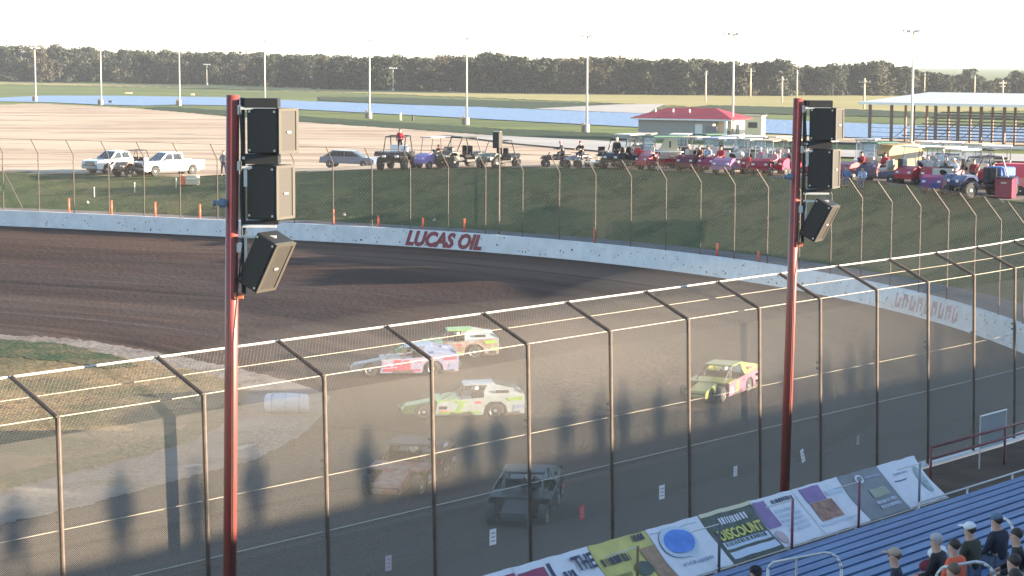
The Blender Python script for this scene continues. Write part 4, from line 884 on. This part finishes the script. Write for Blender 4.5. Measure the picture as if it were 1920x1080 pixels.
# covered far grandstand
A=Vector(at(1630,271,FAR)); B=Vector(at(1930,281,FAR)); A.z=B.z=0; dv=(B-A); LL=dv.length*1.5; ang=math.atan2(dv.y,dv.x)
o=empty('covered_grandstand',(A.x,A.y,FAR),ang,'long far bleachers on brown posts under a white canopy, beyond the carts','grandstand')
sp=dv.length/7.1; br=P_('brown_post',(.17,.10,.09),.7)
for k in range(11): MB().box((k*sp,0,2.6),(.30,.30,5.2)).build('post',br,o)
for k in range(11): MB().box((k*sp,9,2.9),(.25,.25,5.8)).build('rear_post',br,o)
rf=MB(); V=[(-1,-1.2,5.05),(LL+1,-1.2,5.05),(LL+1,14,5.15),(-1,14,5.15),(-1,-1.2,5.35),(LL+1,-1.2,5.35),(LL+1,14,5.45),(-1,14,5.45),(5,6,6.6),(LL-5,6,6.6)]
rf.add(V,[(0,1,2,3),(4,5,9,8),(5,6,9),(6,7,8,9),(7,4,8),(0,4,5,1),(1,5,6,2),(2,6,7,3),(3,7,4,0)]); rf.build('canopy',P_('canopy_white',(.80,.78,.74),.5),o)
bs=P_('far_seat',(.09,.10,.12),.6,var=.3,scale=2)
for k in range(11): MB().box((1.2*sp+LL*.40,1.0+k*.72,.45+k*.36),(LL*.86-k*.6,.42,.13)).build('seat_row',bs,o)
rl=MB()
for k in range(5): rl.box((LL/2,-.02,.5+k*.55),(LL,.05,.05))
for k in range(14): rl.tube((2+k*3.1,.6,0),(2.4+k*3.1,8,3.4),.05,seg=5)
rl.build('framework',P_('grey_frame',(.10,.10,.11),.6),o); MB().box((LL/2,-.5,.22),(LL,.2,.35)).build('kerb_rail','rail',o)
for px,py,w,h,l in [(241,176,2.0,.45,'long low pale box beyond the lake, left'),(361,179,1.0,.5,'small pale box beyond the lake, near the third tall mast'),(751,226,.35,1.3,'short cream post at the near shore of the lake'),(774,227,.3,1.0,'short dark post at the near shore beside the cream one'),(207,193,.8,.5,'dark low box at the left shore of the lake')]:
    x,y,_=at(px,py,FAR); o=empty('utility_box',(x,y,FAR),0,l,'utility box'); m=blackp if 'dark' in l else cream
    MB().box((0,0,h/2),(w,.5,h),bev=.04).build('housing',m,o); MB().box((0,0,h+.03),(w*1.08,.55,.05)).build('lid',m,o)
# ------------------------------------------------------------------ trees
def leaf_mass(mb,blobs,nl,size,rg):
    for k in range(nl):
        c,rad=rg.choice(blobs); 
        d=Vector((rg.gauss(0,1),rg.gauss(0,1),rg.gauss(0,1))).normalized(); rr=rad*(rg.random()**.35); p=Vector(c)+Vector((d.x*rr,d.y*rr,d.z*rr*.8))
        s=size*rg.uniform(.6,1.3); a=Vector((rg.gauss(0,1),rg.gauss(0,1),rg.gauss(0,1)))
        n=(d*.8+a*.5).normalized(); t=n.orthogonal().normalized(); t.rotate(Matrix.Rotation(rg.random()*6.28,3,n)); b=n.cross(t)
        o_=len(mb.v); mb.v+=[tuple(p+t*s),tuple(p+b*s*.7),tuple(p-t*s),tuple(p-b*s*.7)]; mb.f.append((o_,o_+1,o_+2,o_+3))
def tree_src(seed,m,wide,skirt=True,nl=2600,size=.027):
    rg=random.Random(seed); blobs=[]
    for k in range(17):
        z=rg.uniform(.22 if skirt else .45,.90); w=wide*math.sin(math.pi*min(1,(z-.05)/.97))**.6; a=rg.random()*6.28; rr=w*rg.random()**.5*.75
        blobs.append(((rr*math.cos(a),rr*math.sin(a),z),rg.uniform(.09,.16)))
    if skirt:
        for k in range(7): a=rg.random()*6.28; blobs.append(((wide*.7*math.cos(a),wide*.7*math.sin(a),rg.uniform(.04,.16)),rg.uniform(.07,.12)))
    tk=MB(); tk.tube((0,0,0),(.01,.01,.3),.028,.02,8); tk.tube((.01,.01,.3),(0,.02,.75),.02,.006,7)
    for c,_ in blobs[:8]: tk.tube((0,.01,rg.uniform(.2,.45)),c,.012,.004,5)
    cr=MB(); leaf_mass(cr,blobs,nl,size,rg)
    return tk,cr,m
TS=[]
for i,(sd,m,w) in enumerate([(1,'leaf_a',.32),(2,'leaf_b',.36),(3,'leaf_a',.28),(4,'leaf_c',.33),(5,'leaf_b',.30)]):
    tk,cr,m=tree_src(sd,m,w); r=empty('tree'); a=tk.build('trunk','trunk',r); b=cr.build('crown',m,r); TS.append(r)
tops=[(-300,84),(0,83),(100,82),(200,89),(300,91),(400,97),(450,93),(560,97),(650,103),(780,100),(830,101),(915,96),(985,106),(1080,104),(1180,103),(1300,107),(1380,112),(1420,114),(1460,109),(1490,122),(1540,117),(1600,116),(1650,111),(1700,124),(1760,136),(1800,140),(1860,144),(1920,142),(2200,140)]
bases=[(-300,150),(0,152),(200,154),(400,159),(600,166),(800,171),(1000,174),(1400,179),(1700,178),(2200,180)]
tx=np.interp
def put_tree(src,px,by,ty,label,group,k=1):
    x,y,_=at(px,by,FAR); h=max(4,at_depth(px,ty,y).z-FAR+.3)
    o=take(src); o.location=(x,y,FAR-.2); o.rotation_euler=(0,0,rng.random()*6.28); o.scale=(h*k,h*k,h); tag(o,label,'tree',group); return o
px=-40
rt=random.Random(11)
left=['autumn tinted']
while px<1960:
    by=tx(px,*zip(*bases))+rt.uniform(-1.5,1.5); ty=tx(px,*zip(*tops))+rt.uniform(-2,8)
    put_tree(TS[rt.choice([1,4,1,4,0,3]) if px<760 else rt.randrange(5)],px,by,ty,'broadleaf tree in the front row of the long wood beyond the field' if px<1560 else 'broadleaf tree in the low right end of the tree line beyond the canopy','trees along the front of the far wood' if px<1560 else 'trees at the right end of the tree line',rt.uniform(.8,1.5))
    px+=rt.uniform(9,19)
for px_,by,ty,l in [(1462,180,108,'darker tree standing taller than its neighbours, left of the farther speaker top'),(1642,179,111,'tall rounded tree with bare reddish twigs beside it, above the crossarm pole'),(1818,179,127,'rounded lone treetop standing above the low tree line at the right'),(1905,179,131,'thin lone treetop at the right edge of the tree line'),(916,172,95,'tallest olive tree behind the mast in the middle')]:
    put_tree(TS[1],px_,by,ty,l,None,1.15)
# the wood behind: one mass
wb=MB(); rg=random.Random(5); px=-120
while px<2040:
    for row in range(3):
        by=tx(px,*zip(*bases))-2.0-row*1.6; ty=tx(px,*zip(*tops))+rg.uniform(0,6)-1
        x,y,_=at(px,by,FAR); h=max(4,at_depth(px,ty,y).z-FAR)
        bl=[((x+rg.uniform(-3.5,3.5),y+rg.uniform(-4,4),FAR+h*rg.uniform(.1,.85)),h*rg.uniform(.12,.2)) for _ in range(12)]
        leaf_mass(wb,bl,420,.62,rg)
    px+=26
o=wb.build('wood','leaf_b'); tag(o,'dark dense wood behind the front trees',None,None,'stuff')
# ------------------------------------------------------------------ home grandstand (in track coordinates, turned as one)
RISE,RUN=.19,.76; NF=23.75; H0=1.2; SLOPE=RISE/RUN
def tread(n): return H0+(NF-n)*SLOPE
gs=empty('grandstand_bleachers',(0,0,0),ROTUN,'blue plank bleachers rising from the front walkway towards the viewer','grandstand')
G0,G1=-34,96; nr=40
for i in range(nr):
    n=NF-i*RUN; h=tread(n)
    if n>-6.4:
        MB().box(((G0+G1)/2,n-.08,h+.40),(G1-G0,.26,.045)).build('seat_plank','bluep',gs)
        MB().box(((G0+G1)/2,n+.34,h-.04),(G1-G0,.26,.04)).build('foot_plank','bluep2',gs)
        MB().box(((G0+G1)/2,n+.10,h-.15),(G1-G0,.03,.28)).build('riser','bluep2',gs)
fr=MB()
for u in range(G0,G1,3):
    fr.add([(u-.04,NF+.4,H0-.35),(u+.04,NF+.4,H0-.35),(u+.04,-6,tread(-6)-.35),(u-.04,-6,tread(-6)-.35),(u-.04,NF+.4,H0-.5),(u+.04,NF+.4,H0-.5),(u+.04,-6,tread(-6)-.55),(u-.04,-6,tread(-6)-.55)],[(0,1,2,3),(4,7,6,5),(0,4,5,1),(1,5,6,2),(2,6,7,3),(3,7,4,0)])
    for n in(20,14,8,2,-5): fr.tube((u,n,.9),(u,n,tread(n)-.4),.05,seg=6)
fr.build('support_frame','galv',gs)
TOPH=10.85  # unseen raised deck, height set for the shadow edge on the fence
MB().box(((G0+G1)/2,-8.6,TOPH-.08),(G1-G0,3.2,.16)).build('top_walkway','concrete',gs)
MB().box(((G0+G1)/2,-8.6,(TOPH-.16)/2),(G1-G0,3.0,TOPH-.16)).build('unseen_shadow_wall','concrete',gs)  # unseen block added below the deck to cast the stand's shadow
# aisle handrails with bent ends
def on_stand(px,py,dh):
    d=ray(px,py); u1,n1=UN(d[0],d[1]); t=(H0+dh+NF*SLOPE-EYE)/(d[2]+SLOPE*n1); return (u1*t,n1*t,EYE+d[2]*t)
def handrail(a,b,label,dh=.95,group='white stair handrails among the seats'):
    """runs down the stairs from the bent upper end b to the lower end a"""
    p=Vector(W(*on_stand(*a,dh)[:2],on_stand(*a,dh)[2])); q=Vector(W(*on_stand(*b,dh)[:2],on_stand(*b,dh)[2]))
    base=Vector((p.x,p.y,p.z-dh)); r=empty('handrail',base,0,label,'handrail',group)
    d=(q-p); L=d.length; d.normalize(); hz_=Vector((d.x,d.y,0)).normalized(); o_=Vector((0,0,dh))
    pts=[Vector((0,0,0)),o_*.9,o_+d*.08,o_+d*L]+[o_+d*L+hz_*(.30*math.sin(t))+Vector((0,0,-.30+.30*math.cos(t))) for t in(.4,.8,1.2,1.57)]
    pts.append(Vector((pts[-1].x,pts[-1].y,(q.z-p.z)))); MB().poly([tuple(v) for v in pts],.026,8).build('rail','rail',r,True)
    m_=o_+d*L*.5; MB().tube(tuple(m_),(m_.x,m_.y,m_.z-dh),.022,seg=8).build('upright','rail',r)
    return r
handrail((1440,1056),(1547,1036),'white stair handrail with a bent end, leftmost of the seats')
handrail((1757,1066),(1830,1053),'white stair handrail with a bent end in front of the nearest spectators')
handrail((1862,972),(1882,971),'short white stair handrail behind the white capped spectator')
# rail along the front of the walkway
def front_rail(px0,px1,n,hs,label,m='rail',posts=2.4,foot=1.0,r=.026):
    u0=on_n(*px0,n)[0]; u1=on_n(*px1,n)[0]; o=empty('guard_rail',W(u0,n,foot),ROTUN,label,'guard rail'); L=u1-u0
    for h in hs: MB().tube((0,0,h-foot),(L,0,h-foot),r,seg=8).build('rail',m,o,True)
    k=0
    while k*posts<=L+.01: MB().tube((k*posts,0,0),(k*posts,0,max(hs)-foot),r,seg=8).build('upright',m,o,True); k+=1
    return o
front_rail((1330,1085),(1655,1000),24.35,[on_n(1655,1000,24.35)[2]],'single pale rail along the front edge of the seats, left part')
front_rail((1722,975),(2100,850),24.35,[on_n(1722,975,24.35)[2],on_n(1850,903,24.35)[2]],'two bar pale rail at the right before the seats')
# walkway sheet
mb=MB(); mb.add([W(G0,23.9,1.03),W(90,23.9,1.03),W(90,27.6,1.03),W(G0,27.6,1.03)],[(0,1,2,3)]); struct('walkway',mb,'walk')
# ------------------------------------------------------------------ banners
BT=(26.1,2.05); BB=(25.12,1.14)
te=[(860,1110),(985,1070),(1125,1030),(1232,999),(1331,971),(1424,944),(1502,921),(1590,898),(1661,876),(1733,857)]
ue=[UN(*at(px,py,BT[1])[:2])[0] for px,py in te]
nb=[UN(*at(px,py,BT[1])[:2])[1] for px,py in te]
print('banner n',[round(v,2) for v in nb],'u',[round(v,2) for v in ue])
slopeL=math.hypot(BT[0]-BB[0],BT[1]-BB[1])
def bpt(u,b,lift=0):
    """b 0 top .. 1 bottom; cloth sags a little between its edges"""
    n=BT[0]+(BB[0]-BT[0])*b; h=BT[1]+(BB[1]-BT[1])*b
    sag=-.05*math.sin(math.pi*b)+.015*math.sin(u*5.1+b*7)+.012*math.sin(u*9.7)
    return (u,n-sag*.6+(-.6)*lift*1.7,h+sag*.6+lift*1.5)
def bpatch(mb,u0,u1,b0,b1,lift,nu=None,skew=0):
    nu=nu or max(2,int(abs(u1-u0)/.12)+1); nv=max(2,int((b1-b0)/.08)+1); V=[];F=[]
    for j in range(nv+1):
        b=b0+(b1-b0)*j/nv
        for i in range(nu+1): V.append(bpt(u0+(u1-u0)*i/nu+skew*(b-b0),b,lift))
    for j in range(nv):
        for i in range(nu): a=j*(nu+1)+i; F.append((a,a+1,a+nu+2,a+nu+1))
    mb.add(V,F)
def banner(k,label,m,prints):
    u0,u1=ue[k],ue[k+1]; o=empty('banner',(0,0,0),ROTUN,label,'banner','advertising banners laid over the front rail')
    mb=MB(); bpatch(mb,u0+.01,u1-.01,0,1,0)
    V=list(mb.v); F=list(mb.f); n=len(V); V2=[(x,y+.012,z-.016) for x,y,z in V]; mb.v=V+V2; mb.f=F+[tuple(reversed([i+n for i in f])) for f in F]; mb.build('cloth',m,o,True)
    L=u1-u0
    for it in prints:
        kind=it[0]
        if kind=='r': _,a0,a1,b0,b1,mm=it; q=MB(); bpatch(q,u0+a0*L,u0+a1*L,b0,b1,.012); q.build('printed_panel',mm,o)
        elif kind=='o':
            _,ac,bc,ra,rb,mm,li=it; q=MB(); V=[bpt(u0+ac*L,bc,li)]; N=24
            for i in range(N): t=6.283*i/N; V.append(bpt(u0+ac*L+ra*math.cos(t),bc+rb*math.sin(t),li))
            q.add(V,[(0,1+i,1+(i+1)%N) for i in range(N)]); q.build('printed_oval',mm,o)
        elif kind=='s':   # unreadable small print: rows of short strokes
            _,a0,a1,b0,b1,rows,mm=it; q=MB(); rg=random.Random(k*31+int(a0*100)+int(b0*77))
            for rrow in range(rows):
                bb0=b0+(b1-b0)*rrow/rows; bb1=bb0+(b1-b0)/rows*.62; a=a0+rg.random()*.03
                while a<a1-.03:
                    w=rg.uniform(.012,.045); bpatch(q,u0+a*L,u0+(a+w)*L,bb0,bb1,.016,1); a+=w+rg.uniform(.012,.03)
            q.build('small_print',mm,o)
    return o
def text_on(o,k,txt,a0,a1,b0,b1,mm):
    u0,u1=ue[k],ue[k+1]; L=u1-u0; me=text_mesh(txt,1,0,.03,0); xs=[v.co.x for v in me.vertices]; ys=[v.co.y for v in me.vertices]; x0,x1,y0,y1=min(xs),max(xs),min(ys),max(ys)
    for v in me.vertices:
        a=a0+(a1-a0)*(v.co.x-x0)/(x1-x0); b=b1+(b0-b1)*(v.co.y-y0)/(y1-y0); v.co=bpt(u0+a*L,b,.028)
    link('lettering',me,mm,o)
bw_=P_('banner_white',(.68,.70,.74),.75,var=.04); by_=P_('banner_yellow',(.55,.50,.16),.75,var=.15,scale=2); bg_=P_('banner_dark_green',(.10,.12,.10),.75,var=.15); bgr=P_('banner_grey',(.22,.24,.25),.75,var=.12,scale=2)
ink=P_('ink_dark',(.06,.07,.12),.8); blu=P_('print_blue',(.10,.25,.65),.75,var=.15,scale=3); prp=P_('print_purple',(.26,.18,.36),.75,var=.1); brn=P_('print_brown',(.16,.10,.09),.75,c2=(.45,.25,.16),scale=4); ylp=P_('print_yellow',(.62,.60,.14),.75); lgt=P_('print_pale_blue',(.50,.60,.70),.75); mar=P_('print_maroon',(.28,.06,.12),.75); pgr=P_('print_grey_blue',(.33,.38,.50),.75)
o=banner(0,'white banner at the bottom edge with a maroon corner',bw_,[('r',.6,.98,.1,.7,mar)])
o=banner(1,'white banner with dark logo scraps, left of the yellow banner',bw_,[('r',.02,.36,.13,1,mar),('r',.40,.44,.10,.6,ink),('s',.5,.72,.30,.9,3,ink),('o',.62,.55,.22,.18,pgr,.014)]); text_on(o,1,'THE',.70,.98,.12,.38,ink)
o=banner(2,'yellow banner with brown and green printing',by_,[('r',.72,.98,.28,.98,P_('print_rust',(.34,.22,.14),.75,var=.3,scale=5)),('s',.06,.55,.28,.50,1,ink),('s',.70,.95,.03,.22,1,ink),('o',.60,.62,.26,.14,bg_,.014),('s',.05,.4,.6,.95,3,P_('print_olive',(.25,.25,.08),.8))])
o=banner(3,'white banner with a big blue oval logo',bw_,[('o',.40,.36,.62,.30,lgt,.02),('o',.40,.36,.50,.22,blu,.034),('s',.20,.78,.74,.84,1,pgr),('r',.02,.9,.10,.115,pgr)])
o=banner(4,'dark green discount banner with yellow and white lettering',bg_,[('r',.0,1,.0,.07,P_('banner_hem',(.62,.58,.40),.7)),('s',.25,.80,.16,.36,1,bw_),('r',.06,.96,.60,.74,lgt),('r',.06,.96,.80,.94,lgt),('s',.1,.9,.61,.73,1,bg_)]); text_on(o,4,'DISCOUNT',.08,.94,.38,.58,ylp)
o=banner(5,'white banner with a purple stripe down its left side',bw_,[('r',.02,.30,.06,.60,prp),('s',.40,.95,.10,.22,1,ink),('s',.35,.9,.3,.8,5,lgt),('o',.12,.8,.18,.14,P_('print_blush',(.55,.42,.45),.75),.012)])
o=banner(6,'white banner with a purple and brown photograph panel',bw_,[('r',.12,.55,.05,.35,prp),('r',.14,.62,.36,.74,brn),('r',.05,.9,.80,.84,lgt),('r',.6,.95,.2,.3,lgt)])
o=banner(7,'grey banner with a small white oval',bgr,[('o',.42,.17,.16,.09,bw_,.012),('o',.42,.17,.10,.05,bgr,.016),('r',.55,.95,.16,.19,pgr),('r',.45,.85,.42,.60,P_('print_sage',(.34,.37,.28),.75)),('s',.4,.95,.68,.9,2,lgt)])
o=banner(8,'white banner at the right end with a grey-green figure',bw_,[('o',.80,.52,.17,.30,P_('print_green_grey',(.22,.32,.33),.75,c2=(.45,.52,.52),scale=5),.012),('s',.2,.6,.25,.32,1,pgr),('r',.12,.45,.40,.42,ink)])
bt=empty('banner_rail',(0,0,0),ROTUN,'steel rail that carries the banners along the walkway','rail')
MB().tube((ue[0],BT[0]+.03,BT[1]-.06),(ue[-1]+.1,BT[0]+.03,BT[1]-.06),.03,seg=8).build('top_rail','galv',bt)
MB().tube((ue[0],BB[0]+.03,BB[1]-.05),(ue[-1]+.1,BB[0]+.03,BB[1]-.05),.025,seg=8).build('lower_rail','galv',bt)
k=ue[0]
while k<ue[-1]+.2: MB().tube((k,BT[0]+.03,1.0),(k,BT[0]+.03,BT[1]-.06),.03,seg=8).build('leg','galv',bt); MB().tube((k+.4,BB[0]+.03,1.0),(k+.4,BB[0]+.03,BB[1]-.05),.025,seg=8).build('leg','galv',bt); k+=2.05
# dark stanchions standing in front of the banners
for px,y0,y1,l in [(1195,1024,1090,'brown'),(1348,981,1067,'dark'),(1485,936,1012,'maroon'),(1610,902,976,'dark maroon'),(1723,868,946,'grey')]:
    a=on_n(px,y1,25.12); b=on_n(px,y0,25.12)
    o=empty('stanchion',W(a[0],25.12,1.03),ROTUN,'%s post standing before the %s banner'%(l,{1195:'yellow',1348:'blue oval',1485:'purple striped',1610:'photograph panel',1723:'rightmost white'}[px]),'post','slim posts in front of the banners')
    m=mat('stanchion_'+l.replace(' ','_'),{'brown':(.22,.15,.07),'dark':(.10,.11,.13),'maroon':(.28,.08,.12),'dark maroon':(.20,.06,.10),'grey':(.22,.26,.34)}[l],.5)
    MB().tube((0,0,0),(0,0,b[2]-1.03),.032,seg=8).build('tube',m,o,True); MB().box((0,0,.01),(.16,.16,.02)).build('base_plate','galv',o); MB().box((-.55,0,b[2]-1.05),(1.1,.02,.02)).build('arm','rail',o)
# red fence right of the banners and the panel seen edge-on
o=front_rail((1745,872),(2000,770),26.3,[1.75,2.05],'low red rail on the walkway right of the banners',m=mat('red_rail',(.20,.055,.055),.5,var=.1),posts=4.1,r=.035)
a=on_n(1837,842,26.5); b=on_n(1885,842,26.5); t=on_n(1860,775,26.5)[2]; w=b[0]-a[0]
o=empty('glass_panel',W(a[0],26.5,1.0),ROTUN,'upright clear panel on the walkway at the right, beside the red rail','panel')
MB().box((w/2,0,(a[2]-1+t-1)/2),(w,.02,t-a[2])).build('pane',P_('clear_pane',(.35,.42,.45),.15,alpha=.45),o); MB().tube((0,0,t-1),(w,0,t-1),.025,seg=8).build('top_bar','rail',o)
for x in(0,w): MB().tube((x,0,0),(x,0,t-1),.02,seg=8).build('upright','rail',o)
# ------------------------------------------------------------------ spectators in the seats
def sit_at(px,py,label,az=-45,**k):
    """px,py: top of the head in the photograph"""
    u,n,z=on_stand(px,py,1.32); row=round((NF-n)/RUN); n2=NF-row*RUN; u2=u+(n-n2)*.0
    h=tread(n2)+.43; return person('sit',W(u,n2-.05,h),az,label,group='spectators seated at the lower right',**k)
sit_at(1452,1058,'spectator in black at the left, alone beside the leftmost handrail',top=blackc,cap=blackc,brim=False)
sit_at(1676,1028,'spectator with a tan wide cap and navy jacket, turned to the left',az=-80,top=navy,cap=P_('tan_cap',(.45,.33,.24),.8),hair='hair_b')
sit_at(1722,1005,'grey haired spectator in a black coat',az=-60,top=blackc,hair='hair_g',cap=P_('grey_cap',(.42,.40,.42),.8),brim=False)
sit_at(1752,1058,'brown haired spectator at the bottom below the grey haired one',az=-50,top=blackc,hair='hair_b')
sit_at(1801,1008,'spectator in an orange top with dark hair',az=-50,top=orc,hair='hair_d')
sit_at(1819,980,'spectator in a dark coat with a white cap',az=-50,top=P_('olive_dark',(.04,.045,.03),.9),cap=whitec)
sit_at(1850,965,'spectator in navy with a blue-grey cap, farthest of the group',az=-45,top=navy,cap=P_('bluegrey_cap',(.12,.17,.25),.8),brim=False)
sit_at(1893,990,'dark haired spectator right of the navy one',az=-80,top=blackc,hair='hair_d')
sit_at(1916,1000,'spectator in navy at the right edge',az=-50,top=navy,cap=navy,brim=False)
sit_at(1880,1040,'spectator in charcoal low at the right, before the bent handrail',az=-45,top=greyc,hair='hair_d')
sit_at(1905,1065,'spectator in black at the bottom right corner',az=-45,top=blackc,hair='hair_d')
# loose things on the seats
for px,py,c,l in [(1770,1030,whitec,'white bag on the blue seats between two spectators'),(1772,1052,maroon,'dark red blanket on the blue seats below the white bag')]:
    u,n,z=on_stand(px,py,.55); row=round((NF-n)/RUN); n2=NF-row*RUN
    o=empty('seat_bag' if 'bag on' in l and 'white bag on the' in l else 'blanket',W(u,n2-.08,tread(n2)+.425),ROTUN,l,'bag' if c is whitec else 'blanket')
    MB().box((0,0,.10),(.42,.26,.20),bev=.07).build('fabric',c,o,True); MB().box((0,0,.20),(.2,.05,.03),bev=.01).build('fold',c,o)
# people standing along the top walkway (their shadows fall on the near fence)
cols=[blackc,navy,greyc,redc,bluec,whitec,maroon]; rp=random.Random(21); u=-14
lab=0; names=['black','navy','grey','red','blue','white','maroon']
while u<90:
    if abs(u)>2.2:
        k=rp.randrange(7); person(rp.choice(['stand','stand','stand','hips']),W(u,-9.2+rp.uniform(-.4,.6),TOPH),-48+rp.uniform(-25,25),'spectator standing on the top walkway behind the viewer',top=cols[k],group='spectators standing on the top walkway',scale=rp.uniform(.96,1.08))
    u+=rp.choice([.7,.8,1.1,1.5,2.2,3.0])
# ------------------------------------------------------------------ light, sky, camera
SUN_AZ,SUN_EL=100.0,10.4
wd=bpy.data.worlds.new('World'); scene.world=wd; wd.use_nodes=True; nt=wd.node_tree
sky=nt.nodes.new('ShaderNodeTexSky'); sky.sky_type='NISHITA'; sky.sun_disc=False; sky.sun_elevation=R(SUN_EL); sky.sun_rotation=R(SUN_AZ); sky.air_density=.8; sky.dust_density=.15; sky.ozone_density=1.0
nt.links.new(sky.outputs[0],nt.nodes['Background'].inputs[0]); nt.nodes['Background'].inputs[1].default_value=.078
sl=bpy.data.lights.new('sun','SUN'); sl.energy=5.0; sl.angle=R(.45); sl.color=(1,.82,.62)
so=bpy.data.objects.new('sun',sl); col.objects.link(so)
e,a=R(SUN_EL),R(SUN_AZ); so.rotation_euler=Vector((-math.sin(a)*math.cos(e),-math.cos(a)*math.cos(e),-math.sin(e))).to_track_quat('-Z','Y').to_euler()
cam=bpy.data.cameras.new('camera'); co=bpy.data.objects.new('camera',cam); col.objects.link(co); scene.camera=co
cam.sensor_width=36; cam.lens=FPX/1920*36; cam.clip_end=9000; cam.clip_start=.3
co.location=(0,0,EYE); fwd=Vector((0,math.cos(PITCH),-math.sin(PITCH))); co.rotation_euler=(Matrix.Rotation(R(90)-PITCH,4,'X')@Matrix.Rotation(ROLL,4,'Z')).to_euler()
vs=scene.view_settings; vs.view_transform='Standard'; vs.look='None'; vs.gamma=1; vs.exposure=2.52

# air: pale haze round the whole scene
hz=MB().box((0,2500,33),(7600,9000,76)).build('haze'); hz['kind']='stuff'
hm=bpy.data.materials.new('haze_air'); hm.use_nodes=True; nt=hm.node_tree; nt.nodes.remove(nt.nodes['Principled BSDF'])
pv=nt.nodes.new('ShaderNodeVolumePrincipled'); pv.inputs['Color'].default_value=(.86,.92,1,1); pv.inputs['Density'].default_value=.00013; pv.inputs['Anisotropy'].default_value=.2
nt.links.new(pv.outputs[0],nt.nodes['Material Output'].inputs['Volume']); hz.data.materials.append(hm)

# dust hanging over the turn exit
dm=bpy.data.materials.new('dust_air'); dm.use_nodes=True; nt=dm.node_tree; nt.nodes.remove(nt.nodes['Principled BSDF'])
pv=nt.nodes.new('ShaderNodeVolumePrincipled'); pv.inputs['Color'].default_value=(.74,.66,.56,1); pv.inputs['Density'].default_value=.0044; pv.inputs['Anisotropy'].default_value=.1
nt.links.new(pv.outputs[0],nt.nodes['Material Output'].inputs['Volume'])
for (u,n,a,b,c) in ((66,46,17,9,2.6),(56,47,16,7,2.4),(78,52,13,9,2.8),(47,47,12,6,2.2),(62,52,20,11,2.0),(70,40,10,6,3.0)):
    q=MB().ball((0,0,0),1,28,16,a,b,c).build('dust_cloud',None,None,True,W(u,n,.2),ROTUN+.12); q['kind']='stuff'; q.data.materials.append(dm)
